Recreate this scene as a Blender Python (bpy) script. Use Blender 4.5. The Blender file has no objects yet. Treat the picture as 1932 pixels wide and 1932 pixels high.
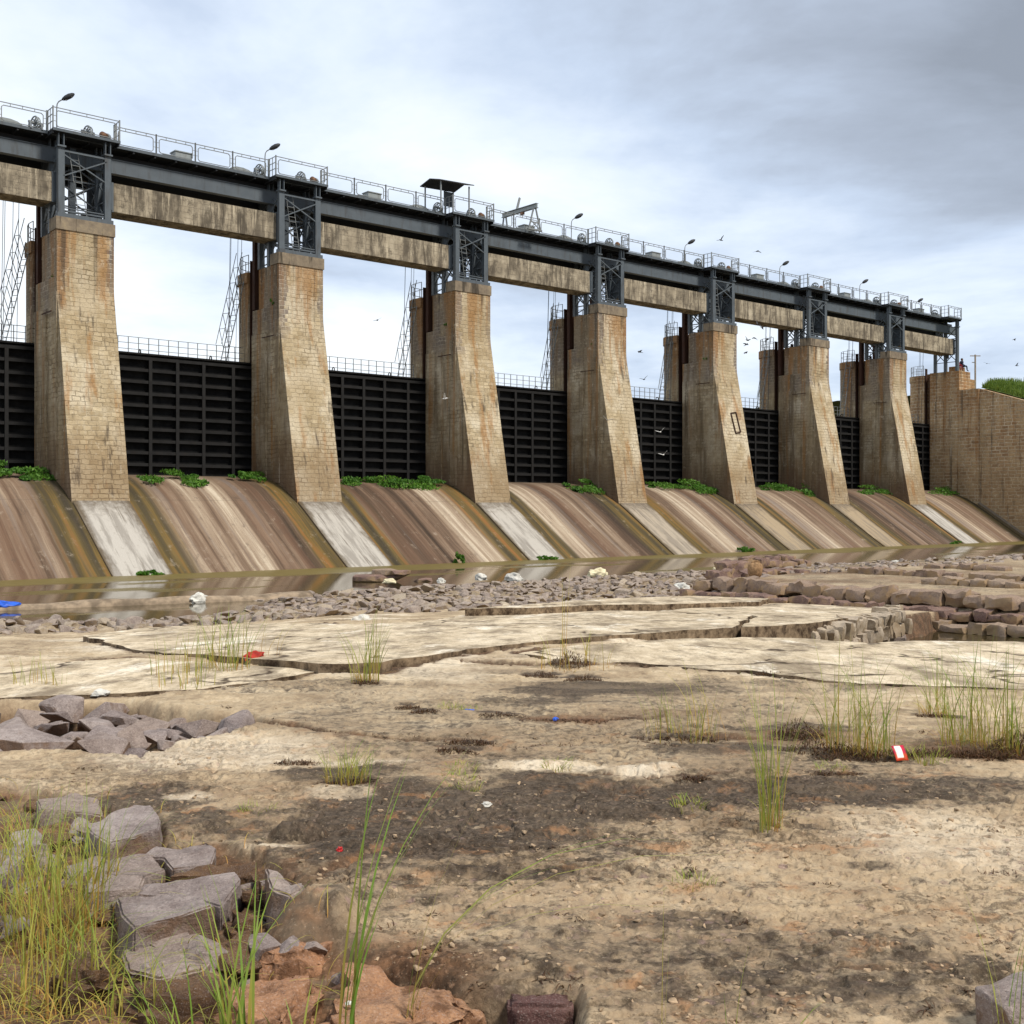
import bpy, bmesh, math, random
import numpy as np
from mathutils import Vector, Matrix, noise as mnoise

random.seed(7)
C = bpy.context.scene.collection
R = math.radians
F, CX, HY, EYE = 2170.0, 966.0, 960.0, 1.6      # how the survey sketch of the site was measured
WATER = -1.3

# ------------------------------------------------------------------ frame of the dam
TH = R(40.4)
P0 = np.array([-19.50, 56.35])
DV = np.array([math.cos(TH), math.sin(TH)])       # along the dam
QV = np.array([math.sin(TH), -math.cos(TH)])      # downstream
PITCH = 12.0
PIER_A = [0.0, 11.8, 23.83, 36.0, 48.05, 60.08, 72.0, 84.0]

def D(a, s, z=0.0):
    p = P0 + a * DV + s * QV
    return (float(p[0]), float(p[1]), z)

def AS(x, y):
    rx, ry = x - P0[0], y - P0[1]
    return rx * DV[0] + ry * DV[1], rx * QV[0] + ry * QV[1]

def unproj(u, v, z=0.0):
    d = F * (EYE - z) / (v - HY)
    return ((u - CX) / F * d, d)

def solve_a(u, y):
    r = (u - CX) / F
    return (r * (P0[1] + DV[0] * y) - (P0[0] - DV[1] * y)) / (DV[0] - r * DV[1])

# ------------------------------------------------------------------ naming
def tag(o, label=None, cat=None, group=None, kind=None):
    if label: o['label'] = label
    if cat: o['category'] = cat
    if group: o['group'] = group
    if kind: o['kind'] = kind
    return o

def thing(name, label, cat, loc=(0, 0, 0), rot=0.0, group=None):
    o = bpy.data.objects.new(name, None)
    o.empty_display_size = 0.3
    C.objects.link(o)
    o.location = loc
    o.rotation_euler = (0, 0, rot)
    return tag(o, label, cat, group)

def dup(root, loc=None, rot=None, label=None, group=None):
    r = root.copy(); C.objects.link(r)
    if loc is not None: r.location = loc
    if rot is not None: r.rotation_euler = rot if hasattr(rot, '__len__') else (0, 0, rot)
    if label: r['label'] = label
    if group: r['group'] = group
    for ch in list(root.children):
        c = ch.copy(); C.objects.link(c); c.parent = r
        for g in list(ch.children):
            d = g.copy(); C.objects.link(d); d.parent = c
    return r

# ------------------------------------------------------------------ mesh builder
class MB:
    def __init__(s):
        s.v, s.f = [], []
    def add(s, verts, faces):
        n = len(s.v)
        s.v += [tuple(p) for p in verts]
        s.f += [tuple(i + n for i in f) for f in faces]
    def box(s, x0, x1, y0, y1, z0, z1):
        s.add([(x0,y0,z0),(x1,y0,z0),(x1,y1,z0),(x0,y1,z0),(x0,y0,z1),(x1,y0,z1),(x1,y1,z1),(x0,y1,z1)],
              [(0,3,2,1),(4,5,6,7),(0,1,5,4),(1,2,6,5),(2,3,7,6),(3,0,4,7)])
    def bar(s, p, q, w=0.05, h=None):
        h = h or w
        p, q = Vector(p), Vector(q)
        d = (q - p).normalized()
        up = Vector((0, 0, 1)) if abs(d.z) < .95 else Vector((0, 1, 0))
        a = d.cross(up).normalized(); b = a.cross(d).normalized()
        vs = []
        for c in (p, q):
            for i, j in ((-1,-1),(1,-1),(1,1),(-1,1)):
                vs.append(c + a * (i * w / 2) + b * (j * h / 2))
        s.add(vs, [(3,2,1,0),(4,5,6,7),(0,1,5,4),(1,2,6,5),(2,3,7,6),(3,0,4,7)])
    def tube(s, pts, r, n=6, cap=True):
        pts = [Vector(p) for p in pts]
        rings = []
        for i, p in enumerate(pts):
            d = (pts[min(i+1, len(pts)-1)] - pts[max(i-1, 0)]).normalized()
            up = Vector((0,0,1)) if abs(d.z) < .9 else Vector((0,1,0))
            a = d.cross(up).normalized(); b = a.cross(d).normalized()
            rr = r[i] if hasattr(r, '__len__') else r
            rings.append([p + a*math.cos(2*math.pi*k/n)*rr + b*math.sin(2*math.pi*k/n)*rr for k in range(n)])
        vs = [q for rg in rings for q in rg]; fs = []
        for i in range(len(rings)-1):
            for k in range(n):
                fs.append((i*n+k, i*n+(k+1)%n, (i+1)*n+(k+1)%n, (i+1)*n+k))
        if cap:
            fs.append(tuple(range(n-1, -1, -1))); fs.append(tuple(range((len(rings)-1)*n, len(rings)*n)))
        s.add(vs, fs)
    def prism_x(s, prof, x0, x1):          # prof: (y, z) loop
        n = len(prof)
        s.add([(x0,y,z) for y,z in prof] + [(x1,y,z) for y,z in prof],
              [tuple(range(n)), tuple(range(2*n-1, n-1, -1))] + [(i, n+i, n+(i+1)%n, (i+1)%n) for i in range(n)])
    def prism_z(s, prof, z0, z1):
        n = len(prof)
        s.add([(x,y,z0) for x,y in prof] + [(x,y,z1) for x,y in prof],
              [tuple(range(n-1,-1,-1)), tuple(range(n, 2*n))] + [(i, (i+1)%n, n+(i+1)%n, n+i) for i in range(n)])
    def lathe(s, prof, n=12, c=(0,0,0)):   # prof: (r, z)
        m = len(prof)
        vs = [(c[0]+r*math.cos(2*math.pi*k/n), c[1]+r*math.sin(2*math.pi*k/n), c[2]+z) for r,z in prof for k in range(n)]
        fs = [(i*n+k, i*n+(k+1)%n, (i+1)*n+(k+1)%n, (i+1)*n+k) for i in range(m-1) for k in range(n)]
        fs += [tuple(range(n-1,-1,-1)), tuple(range((m-1)*n, m*n))]
        s.add(vs, fs)
    def ring(s, c, axis, R_, r, n=16, m=5):
        c = Vector(c); ax = Vector(axis).normalized()
        a = ax.orthogonal().normalized(); b = ax.cross(a)
        vs, fs = [], []
        for i in range(n):
            t = 2*math.pi*i/n; rad = a*math.cos(t)+b*math.sin(t)
            for k in range(m):
                p = 2*math.pi*k/m
                vs.append(c + rad*(R_+r*math.cos(p)) + ax*(r*math.sin(p)))
        for i in range(n):
            for k in range(m):
                fs.append((i*m+k, ((i+1)%n)*m+k, ((i+1)%n)*m+(k+1)%m, i*m+(k+1)%m))
        s.add(vs, fs)
    def build(s, name, mat, parent=None, loc=(0,0,0), rot=0.0, smooth=False, uv=True):
        me = bpy.data.meshes.new(name)
        me.from_pydata(s.v, [], s.f)
        me.validate()
        bm = bmesh.new(); bm.from_mesh(me)
        bmesh.ops.recalc_face_normals(bm, faces=bm.faces[:])
        if uv:
            l = bm.loops.layers.uv.new('m')
            for f in bm.faces:
                n = f.normal
                if abs(n.z) > .85:
                    for lp in f.loops: lp[l].uv = (lp.vert.co.x, lp.vert.co.y)
                else:
                    t = Vector((-n.y, n.x, 0)).normalized()
                    for lp in f.loops: lp[l].uv = (t.dot(lp.vert.co), lp.vert.co.z)
        bm.to_mesh(me); bm.free()
        if smooth:
            me.shade_smooth() if hasattr(me, 'shade_smooth') else None
        return link(name, me, mat, parent, loc, rot)

def link(name, me, mat, parent=None, loc=(0,0,0), rot=0.0):
    o = bpy.data.objects.new(name, me)
    C.objects.link(o)
    if mat is not None and not me.materials: me.materials.append(mat)
    if parent is not None: o.parent = parent
    o.location = loc
    o.rotation_euler = (0, 0, rot) if not hasattr(rot, '__len__') else rot
    return o

# ------------------------------------------------------------------ node helper
class NT:
    def __init__(s, name):
        s.m = bpy.data.materials.new(name); s.m.use_nodes = True
        s.t = s.m.node_tree; s.t.nodes.clear()
        s.out = s.t.nodes.new('ShaderNodeOutputMaterial')
        s.b = s.t.nodes.new('ShaderNodeBsdfPrincipled')
        s.t.links.new(s.b.outputs[0], s.out.inputs[0])
    def n(s, ty, **k):
        nd = s.t.nodes.new('ShaderNode' + ty)
        for a, b in k.items(): setattr(nd, a, b)
        return nd
    def put(s, sock, val):
        if isinstance(val, bpy.types.NodeSocket): s.t.links.new(val, sock)
        elif val is not None:
            if sock.type == 'RGBA' and hasattr(val, '__len__') and len(val) == 3: val = (*val, 1)
            sock.default_value = val
    def math(s, op, a, b=None, clamp=False):
        nd = s.n('Math', operation=op, use_clamp=clamp); s.put(nd.inputs[0], a)
        if b is not None: s.put(nd.inputs[1], b)
        return nd.outputs[0]
    def mix(s, f, a, b, mode='MIX'):
        nd = s.n('MixRGB', blend_type=mode); s.put(nd.inputs[0], f); s.put(nd.inputs[1], a); s.put(nd.inputs[2], b)
        return nd.outputs[0]
    def noise(s, vec, scale, detail=4, rough=.55, dist=0.0, dim='3D'):
        nd = s.n('TexNoise', noise_dimensions=dim); s.put(nd.inputs['Vector'], vec)
        nd.inputs['Scale'].default_value = scale; nd.inputs['Detail'].default_value = detail
        nd.inputs['Roughness'].default_value = rough; nd.inputs['Distortion'].default_value = dist
        return nd.outputs[0]
    def ramp(s, f, lo, hi, a=0.0, b=1.0):
        nd = s.n('MapRange', interpolation_type='SMOOTHSTEP'); s.put(nd.inputs[0], f)
        nd.inputs[1].default_value = lo; nd.inputs[2].default_value = hi
        nd.inputs[3].default_value = a; nd.inputs[4].default_value = b
        return nd.outputs[0]
    def cramp(s, f, stops, interp='LINEAR'):
        nd = s.n('ValToRGB'); s.put(nd.inputs[0], f); cr = nd.color_ramp; cr.interpolation = interp
        while len(cr.elements) < len(stops): cr.elements.new(.5)
        for e, (p, c) in zip(cr.elements, stops): e.position = p; e.color = (*c, 1)
        return nd.outputs[0]
    def map(s, vec, scale=(1,1,1), loc=(0,0,0)):
        nd = s.n('Mapping'); s.put(nd.inputs[0], vec); nd.inputs['Scale'].default_value = scale; nd.inputs['Location'].default_value = loc
        return nd.outputs[0]
    def obj(s): return s.n('TexCoord').outputs['Object']
    def uv(s): return s.n('TexCoord').outputs['UV']
    def rnd(s): return s.n('ObjectInfo').outputs['Random']
    def sep(s, v):
        nd = s.n('SeparateXYZ'); s.put(nd.inputs[0], v); return nd.outputs
    def vadd(s, a, b):
        nd = s.n('VectorMath', operation='ADD'); s.put(nd.inputs[0], a); s.put(nd.inputs[1], b); return nd.outputs[0]
    def vscale(s, a, k):
        nd = s.n('VectorMath', operation='SCALE'); s.put(nd.inputs[0], a); nd.inputs['Scale'].default_value = k; return nd.outputs[0]
    def comb(s, x, y, z):
        nd = s.n('CombineXYZ'); s.put(nd.inputs[0], x); s.put(nd.inputs[1], y); s.put(nd.inputs[2], z); return nd.outputs[0]
    def bump(s, h, st=.5, dist=.02, prev=None):
        nd = s.n('Bump'); s.put(nd.inputs['Height'], h); nd.inputs['Strength'].default_value = st; nd.inputs['Distance'].default_value = dist
        if prev is not None: s.put(nd.inputs['Normal'], prev)
        return nd.outputs[0]
    def done(s, col, rough=.85, normal=None, spec=.3):
        s.put(s.b.inputs['Base Color'], col); s.put(s.b.inputs['Roughness'], rough)
        s.b.inputs['Specular IOR Level'].default_value = spec
        if normal is not None: s.put(s.b.inputs['Normal'], normal)
        return s.m

def rndshift(g, co, k=37.0):
    r = g.rnd(); q = g.math('MULTIPLY', r, k)
    return g.vadd(co, g.comb(q, q, 0.0))

# ------------------------------------------------------------------ materials
def mat_masonry(name, stone_a, stone_b, stone_c, mortar_lo, mortar_hi, stain_col, stain_amt, quoin=False, bw=.5, rh=.26, low_damp=True, render=.5, flank=.92, ms=.024):
    g = NT(name)
    uv = g.uv(); ob = g.obj()
    sh = rndshift(g, ob)
    wob = g.n('TexNoise'); g.put(wob.inputs['Vector'], rndshift(g, uv)); wob.inputs['Scale'].default_value = 2.2; wob.inputs['Detail'].default_value = 2
    w = g.vadd(uv, g.vscale(g.vadd(wob.outputs[1], (-.5,-.5,-.5)), .17))
    br = g.n('TexBrick'); g.put(br.inputs['Vector'], w)
    br.inputs['Scale'].default_value = 1.0; br.inputs['Brick Width'].default_value = bw; br.inputs['Row Height'].default_value = rh
    br.inputs['Mortar Size'].default_value = ms; br.inputs['Mortar Smooth'].default_value = .5; br.inputs['Bias'].default_value = 0
    br.offset = .45; br.squash = 1.25; br.squash_frequency = 3
    br.inputs['Color1'].default_value = (0,0,0,1); br.inputs['Color2'].default_value = (1,1,1,1); br.inputs['Mortar'].default_value = (.5,.5,.5,1)
    rnd = g.sep(br.outputs['Color'])[0]; mort = br.outputs['Fac']
    big = g.noise(sh, .55, 4, .6)
    col = g.mix(rnd, stone_a, stone_b)
    col = g.mix(g.ramp(big, .42, .62), col, stone_c)
    fine = g.noise(sh, 9, 5, .65)
    col = g.mix(g.ramp(fine, .3, .75, .0, .55), col, g.mix(.5, col, (.12,.10,.08)))
    z = g.sep(ob)[2]; xx = g.sep(ob)[0]
    mcol = g.mix(g.ramp(g.noise(sh, .8, 3), .42, .58), mortar_lo, mortar_hi)
    # weathered render hides part of the joints
    hide = g.ramp(g.noise(sh, .7, 6, .75), .36, .58, 1.0, 1.0 - render)
    mf = g.math('MULTIPLY', mort, hide)
    if quoin:
        q1 = g.math('LESS_THAN', xx, g.math('ADD', -2.28, g.math('MULTIPLY', g.math('SUBTRACT', rnd, .5), .35)))
        q2 = g.math('GREATER_THAN', xx, g.math('ADD', -.30, g.math('MULTIPLY', g.math('SUBTRACT', rnd, .5), .3)))
        up = g.ramp(g.math('ADD', z, g.math('MULTIPLY', g.noise(sh, .7, 2), 3.0)), 12.2, 13.4)
        nf = g.ramp(g.sep(g.n('NewGeometry').outputs['Position'])[2], -99, -98)
        q = g.math('MULTIPLY', g.math('MAXIMUM', q1, q2), up)
        q = g.math('MULTIPLY', q, g.ramp(g.noise(sh, 1.1, 2), .30, .45, .25, .95))
        col = g.mix(q, col, g.mix(rnd, (.13,.115,.11), (.24,.20,.175)))
        mcol = g.mix(q, mcol, (.50,.45,.38)); mf = g.math('MAXIMUM', mf, g.math('MULTIPLY', q, mort))
    col = g.mix(mf, col, mcol)
    wash = g.noise(g.map(sh, (.5,.5,.22), (4,2,6)), 1.0, 4, .6)
    col = g.mix(g.ramp(wash, .38, .62, .0, .55 if flank > .5 else .2), col, g.mix(fine, (.30,.225,.125), (.50,.395,.245)))
    spk = g.noise(sh, 26, 4, .75)
    col = g.mix(g.ramp(spk, .54, .72, 0, .6), col, (.15,.115,.08)); col = g.mix(g.ramp(spk, .45, .30, 0, .45), col, (.66,.58,.44))
    lowt = g.ramp(g.math('ADD', z, g.math('MULTIPLY', g.noise(g.map(sh,(.8,.8,.6),(1,1,9)), 1, 4), 5)), 9.0, 6.5, 0, .5 if flank > .5 else .35)
    col = g.mix(lowt, col, g.mix(fine, (.22,.145,.075), (.37,.265,.15)))
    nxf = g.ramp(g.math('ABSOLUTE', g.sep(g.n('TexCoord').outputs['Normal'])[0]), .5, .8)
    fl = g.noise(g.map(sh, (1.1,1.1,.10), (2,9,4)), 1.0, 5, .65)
    col = g.mix(g.math('MULTIPLY', nxf if flank > .5 else 1.0, g.ramp(fl, .34, .56, flank, flank*.33)), col, g.mix(fine, (.105,.078,.050), (.215,.160,.098)))  # pier flanks darkened in colour: algae streaks plus painted-in shade of the bay
    # vertical run-off stains
    st = g.noise(g.map(sh, (1.6, 1.6, .085)), 1.0, 5, .6)
    stm = g.math('MULTIPLY', g.ramp(g.math('ADD', st, g.ramp(z, 10.5, 15.2, 0, .13)), .53, .68), stain_amt)
    col = g.mix(stm, col, g.mix(fine, stain_col, (stain_col[0]*.6, stain_col[1]*.55, stain_col[2]*.5)))
    dk = g.noise(g.map(sh, (2.6, 2.6, .11), (9,4,2)), 1.0, 5, .65)
    col = g.mix(g.ramp(g.math('ADD', dk, g.ramp(z, 13.3, 15.0, 0, .07)), .56, .70, 0, .75), col, (.075,.06,.045))
    ht = g.noise(g.map(sh,(2.2,2.2,2.2),(7,7,7)), 1.0, 6, .75)
    col = g.mix(g.ramp(ht, .54, .68, 0, .55), col, (.20,.145,.085)); col = g.mix(g.ramp(ht, .44, .32, 0, .5), col, (.66,.58,.44))
    wh = g.noise(g.map(sh, (5.0, 5.0, .35), (3,8,1)), 1.0, 4, .6)
    col = g.mix(g.ramp(wh, .63, .76, 0, .5), col, (.56,.52,.44))
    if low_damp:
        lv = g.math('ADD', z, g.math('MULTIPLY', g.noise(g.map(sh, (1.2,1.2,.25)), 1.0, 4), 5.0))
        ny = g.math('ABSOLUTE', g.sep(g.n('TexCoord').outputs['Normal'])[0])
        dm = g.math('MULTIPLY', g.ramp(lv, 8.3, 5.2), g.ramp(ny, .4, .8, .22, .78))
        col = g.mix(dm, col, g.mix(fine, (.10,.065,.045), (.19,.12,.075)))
    h = g.math('SUBTRACT', g.math('MULTIPLY', fine, .7), g.math('MULTIPLY', mort, g.math('ADD', .35, hide)))
    h = g.math('ADD', h, g.math('MULTIPLY', rnd, .35))
    return g.done(col, .9, g.bump(h, .75, .045), .2)

def mat_concrete_cap():
    g = NT('cap_concrete'); ob = rndshift(g, g.obj())
    n1 = g.noise(ob, 2.5, 6, .65); st = g.noise(g.map(ob, (3,3,.3)), 1, 5, .6)
    col = g.cramp(n1, [(.3,(.16,.13,.10)),(.55,(.25,.205,.15)),(.75,(.36,.29,.19))])
    col = g.mix(g.ramp(st, .52, .64, 0, .85), col, (.045,.038,.03))
    return g.done(col, .9, g.bump(n1, .4, .02), .2)

def mat_counterweight():
    g = NT('stained_concrete'); ob = rndshift(g, g.obj(), 91)
    n1 = g.noise(ob, 1.2, 6, .65)
    col = g.cramp(n1, [(.3,(.21,.18,.135)),(.5,(.36,.31,.23)),(.7,(.52,.46,.35))])
    st = g.noise(g.map(ob, (1.9,1.9,.30)), 1, 7, .75)
    big = g.noise(g.map(ob, (.5,.5,.3),(5,1,3)), 1, 3, .6)
    m = g.math('MULTIPLY', g.ramp(st, .42, .58), g.ramp(big, .34, .58, .35, 1.0))
    col = g.mix(g.math('MULTIPLY', m, .80), col, (.045,.037,.030))
    bl = g.noise(g.map(ob, (1.8,1.8,1.4)), 1, 8, .8)
    col = g.mix(g.ramp(bl, .49, .62, 0, .75), col, (.10,.085,.065))
    wl = g.noise(g.map(ob, (6,6,.3),(2,7,5)), 1, 4, .6)
    col = g.mix(g.ramp(wl, .58, .68, 0, .6), col, (.66,.58,.43))
    z = g.sep(g.obj())[2]
    lines = g.math('ABSOLUTE', g.math('SUBTRACT', g.math('FRACT', g.math('MULTIPLY', z, 3.4)), .5))
    ln = g.math('MULTIPLY', g.ramp(lines, .06, .0), g.ramp(g.noise(ob, 1.5, 3), .4, .55))
    col = g.mix(g.math('MULTIPLY', ln, .8), col, (.09,.075,.06))
    return g.done(col, .9, g.bump(n1, .3, .02), .2)

def mat_steel(name, c, dirt=(.05,.045,.04), rough=.55, amt=.5):
    g = NT(name); ob = rndshift(g, g.obj())
    n1 = g.noise(ob, 1.6, 6, .65); st = g.noise(g.map(ob, (4,4,.6)), 1, 5, .6)
    col = g.mix(g.ramp(n1, .35, .7, 0, .35), c, tuple(x*1.45 for x in c))
    col = g.mix(g.ramp(st, .5, .7, 0, amt), col, dirt)
    return g.done(col, g.ramp(n1, .3, .7, rough-.1, rough+.15), g.bump(n1, .1, .01), .4)

def mat_plain(name, c, rough=.7, var=.3, scale=6, spec=.3):
    g = NT(name); ob = rndshift(g, g.obj())
    n1 = g.noise(ob, scale, 5, .6)
    return g.done(g.mix(g.ramp(n1, .3, .7), tuple(x*(1-var) for x in c), tuple(min(1,x*(1+var)) for x in c)), rough, g.bump(n1, .25, .01), spec)

def mat_chute():
    g = NT('spillway_concrete'); uv = g.uv()          # u along the dam, v down the slope
    s = rndshift(g, uv, 53)
    u = g.sep(uv)[0]; v = g.sep(uv)[1]
    warp = g.noise(g.map(s, (.5,.35,1)), 1, 3)
    us = g.vadd(g.map(s, (1,.03,1)), g.comb(g.math('MULTIPLY', warp, .16), 0.0, 0.0))
    a = g.noise(us, 1.15, 6, .68); b = g.noise(g.map(us, (1,1,1), (13,5,2)), 3.4, 6, .7)
    wide = g.noise(g.map(us,(1,1,1),(31,5,2)), .42, 2)
    t = g.math('ADD', g.math('ADD', g.math('MULTIPLY', a, .62), g.math('MULTIPLY', b, .38)), g.math('MULTIPLY', g.math('SUBTRACT', wide, .5), .50))
    col = g.cramp(t, [(.33,(.032,.019,.011)),(.42,(.085,.052,.032)),(.48,(.155,.103,.068)),(.54,(.235,.168,.115)),(.60,(.34,.265,.19)),(.68,(.56,.48,.37))])
    mv = g.noise(g.map(us, (1,1,1), (3,9,7)), .9, 3)
    col = g.mix(g.ramp(mv, .45, .62, 0, .5), col, (.15,.080,.048))
    gm = g.noise(g.map(us, (1,1,1), (23,2,7)), 1.6, 4)
    col = g.mix(g.ramp(gm, .55, .68, 0, .55), col, (.19,.165,.15))
    # algae grows where the piers drip: bands at both sides of each bay
    half = g.math('ABSOLUTE', g.math('SUBTRACT', u, 4.6))
    ed = g.math('ADD', half, g.math('MULTIPLY', g.noise(g.map(us,(1,1,1),(7,7,1)), 2.0, 4), 2.0))
    al = g.ramp(ed, 3.85, 4.7)
    ac = g.cramp(g.noise(g.map(us,(1,1,1),(1,4,9)), 2.2, 5), [(.36,(.026,.022,.010)),(.48,(.060,.046,.014)),(.57,(.135,.088,.018)),(.68,(.24,.105,.024))])
    col = g.mix(g.math('MULTIPLY', al, .93), col, ac)
    top = g.ramp(g.math('ADD', v, g.math('MULTIPLY', g.noise(s, .9, 4), 2.5)), 5.6, 3.2)
    col = g.mix(g.math('MULTIPLY', top, .75), col, g.mix(g.noise(s, 3, 5), (.07,.05,.032), (.20,.145,.095)))
    sp = g.noise(s, 14, 5, .7)
    col = g.mix(g.ramp(sp, .35, .8, 0, .35), col, (.10,.08,.065))
    sb = g.noise(g.map(s,(1.2,.7,1),(5,5,5)), 1.4, 8, .78)
    col = g.mix(g.ramp(sb, .54, .70, 0, .7), col, (.085,.062,.045)); col = g.mix(g.ramp(sb, .44, .30, 0, .45), col, (.44,.37,.29))
    jt = g.math('ABSOLUTE', g.math('SUBTRACT', v, 6.2))
    col = g.mix(g.ramp(jt, .035, .0, 0, .4), col, (.07,.06,.05))
    return g.done(col, .8, g.bump(sp, .35, .02), .3)

def mat_strip():
    g = NT('bare_concrete'); uv = g.uv(); s = rndshift(g, uv, 71); v = g.sep(uv)[1]
    w = g.noise(g.map(s, (1,.12,1)), 2.2, 5, .65)
    r = g.rnd()
    lo = g.mix(g.ramp(r, .3, .7), (.46,.36,.24), (.60,.56,.50))
    col = g.mix(g.ramp(w, .40, .55), g.mix(.55, lo, (.24,.21,.18)), lo)
    ch = g.noise(g.map(s, (1,.3,1), (4,4,0)), 6, 5, .7)
    edge = g.ramp(g.math('ADD', v, g.math('MULTIPLY', g.noise(s, 2.5, 5, .7), 3.6)), 9.6, 7.4)
    col = g.mix(g.math('MULTIPLY', edge, g.ramp(ch, .3, .5, .55, 1)), col, g.mix(ch, (.10,.085,.07), (.27,.22,.16)))
    col = g.mix(g.ramp(g.noise(g.map(s,(1,.06,1),(8,1,0)), 4.5, 5, .7), .54, .68, 0, .7), col, (.16,.13,.10))
    eu = g.math('ABSOLUTE', g.math('ADD', g.sep(uv)[0], 1.37))
    col = g.mix(g.math('MULTIPLY', g.ramp(g.math('ADD', eu, g.math('MULTIPLY', g.noise(g.map(s,(1,.4,1),(2,2,2)), 1.6, 6, .75), .9)), 1.45, 1.80), .85), col, (.13,.095,.055))
    col = g.mix(g.ramp(g.noise(s, 3.1, 8, .8), .55, .70, 0, .6), col, (.24,.195,.14))
    return g.done(col, .85, g.bump(g.noise(s, 12, 5), .4, .02), .2)

def mat_ground():
    g = NT('weathered_rock_slab')
    at = g.n('Attribute', attribute_name='mask'); at.attribute_type = 'GEOMETRY'
    se = g.n('SeparateColor'); g.put(se.inputs[0], at.outputs['Color'])
    stain, pale, soil = se.outputs[0], se.outputs[1], se.outputs[2]; grit = at.outputs['Alpha']
    co = g.obj()
    n1 = g.noise(co, 1.1, 7, .68); n2 = g.noise(co, 6.5, 7, .72); n3 = g.noise(co, 42, 5, .7); n4 = g.noise(g.map(co,(1,1,1),(5,5,5)), 17, 6, .7)
    base = g.cramp(g.math('ADD', g.math('MULTIPLY', n1, .55), g.math('MULTIPLY', n2, .45)),
                   [(.34,(.165,.120,.078)),(.44,(.32,.243,.158)),(.53,(.49,.388,.258)),(.63,(.65,.545,.39))])
    base = g.mix(g.ramp(n3, .38, .72, 0, .5), base, g.mix(.5, base, (.16,.115,.075)))
    base = g.mix(g.ramp(n4, .57, .7, 0, .55), base, (.15,.115,.085))
    base = g.mix(g.math('MULTIPLY', pale, g.ramp(n2, .33, .6, .35, .9)), base, (.76,.68,.545))
    # exposed aggregate, two sizes, patchy
    wv = g.n('TexNoise'); g.put(wv.inputs['Vector'], co); wv.inputs['Scale'].default_value = 14; wv.inputs['Detail'].default_value = 3
    cw = g.vadd(co, g.vscale(g.vadd(wv.outputs[1], (-.5,-.5,-.5)), .05))
    pm = None; peb = None
    for sc_, lo_, sh_ in ((17, .52, 0.0), (38, .45, 7.0)):
        vo = g.n('TexVoronoi'); g.put(vo.inputs['Vector'], g.map(cw, (1, 1, .6), (sh_, sh_, 0))); vo.inputs['Scale'].default_value = sc_
        vc = g.sep(vo.outputs['Color'])
        p_ = g.mix(vc[0], (.22,.14,.09), (.56,.44,.30)); p_ = g.mix(g.ramp(vc[1], .78, .8), p_, (.27,.18,.165))
        m_ = g.math('MULTIPLY', g.math('MULTIPLY', g.ramp(vo.outputs['Distance'], .46, .26), g.ramp(vc[2], lo_, lo_+.12)), grit)
        m_ = g.math('MULTIPLY', m_, g.ramp(g.noise(g.map(co,(1,1,1),(sh_,3,3)), 1.7, 4), .40, .60))
        peb = p_ if peb is None else g.mix(m_, peb, p_); pm = m_ if pm is None else g.math('MAXIMUM', pm, m_)
    cold = g.mix(g.math('MULTIPLY', grit, .30), base, (.30,.205,.125))
    # black lichen crust
    sm = g.math('ADD', stain, g.math('MULTIPLY', g.math('SUBTRACT', n2, .5), 1.5))
    sm = g.math('ADD', sm, g.math('MULTIPLY', g.math('SUBTRACT', n4, .5), 1.1))
    sm = g.math('ADD', sm, g.math('MULTIPLY', g.math('SUBTRACT', n1, .5), .6))
    sf = g.math('MULTIPLY', g.ramp(sm, .24, .84), 1.0)
    lich = g.mix(g.ramp(g.math('ADD', g.math('MULTIPLY', n3, .5), g.math('MULTIPLY', n4, .5)), .38, .62), (.012,.009,.008), (.095,.070,.052))
    col = g.mix(g.math('MULTIPLY', sf, .93), cold, lich)
    col = g.mix(g.math('MULTIPLY', pm, .7), col, g.mix(g.math('MULTIPLY', sf, .45), peb, (.10,.08,.06)))
    so = g.mix(g.ramp(n2, .35, .65), (.040,.021,.012), (.20,.105,.055)); so = g.mix(g.ramp(n3, .52, .72, 0, .7), so, (.34,.20,.12))
    col = g.mix(soil, col, so)
    stz = g.noise(g.map(co,(.25,1.6,1),(3,1,1)), 1.6, 6, .7)
    col = g.mix(g.math('MULTIPLY', g.ramp(stz, .53, .66), g.math('SUBTRACT', .55, g.math('MULTIPLY', grit, .4))), col, (.19,.145,.10))
    warm = g.noise(g.map(co,(1,1,1),(6,6,6)), 3.3, 5, .7)
    col = g.mix(g.math('MULTIPLY', g.ramp(warm, .55, .68), g.math('MULTIPLY', grit, .55)), col, (.36,.185,.085))
    n5 = g.noise(g.map(co,(1,1,1),(9,2,7)), 17, 9, .82); n6 = g.noise(g.map(co,(1,1,1),(2,9,1)), 75, 4, .8)
    lowm = g.noise(g.map(co,(.7,1,1),(8,8,1)), .9, 4, .65)
    n5 = g.math('ADD', n5, g.math('MULTIPLY', g.math('SUBTRACT', lowm, .5), .38)); n5 = g.math('ADD', n5, g.math('MULTIPLY', g.math('SUBTRACT', n2, .5), .30))
    gd = g.math('ADD', .14, g.math('MULTIPLY', grit, .72))
    col = g.mix(g.math('MULTIPLY', g.ramp(n5, .50, .66), gd), col, g.mix(.75, col, (.055,.036,.022)))
    col = g.mix(g.math('MULTIPLY', g.ramp(n6, .56, .70), gd), col, g.mix(.7, col, (.05,.032,.02)))
    col = g.mix(g.ramp(n6, .42, .28, 0, .4), col, g.mix(.6, col, (.80,.70,.54)))
    h = g.math('ADD', g.math('MULTIPLY', n2, .8), g.math('MULTIPLY', n3, .22))
    h = g.math('ADD', h, g.math('MULTIPLY', n4, .4))
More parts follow.
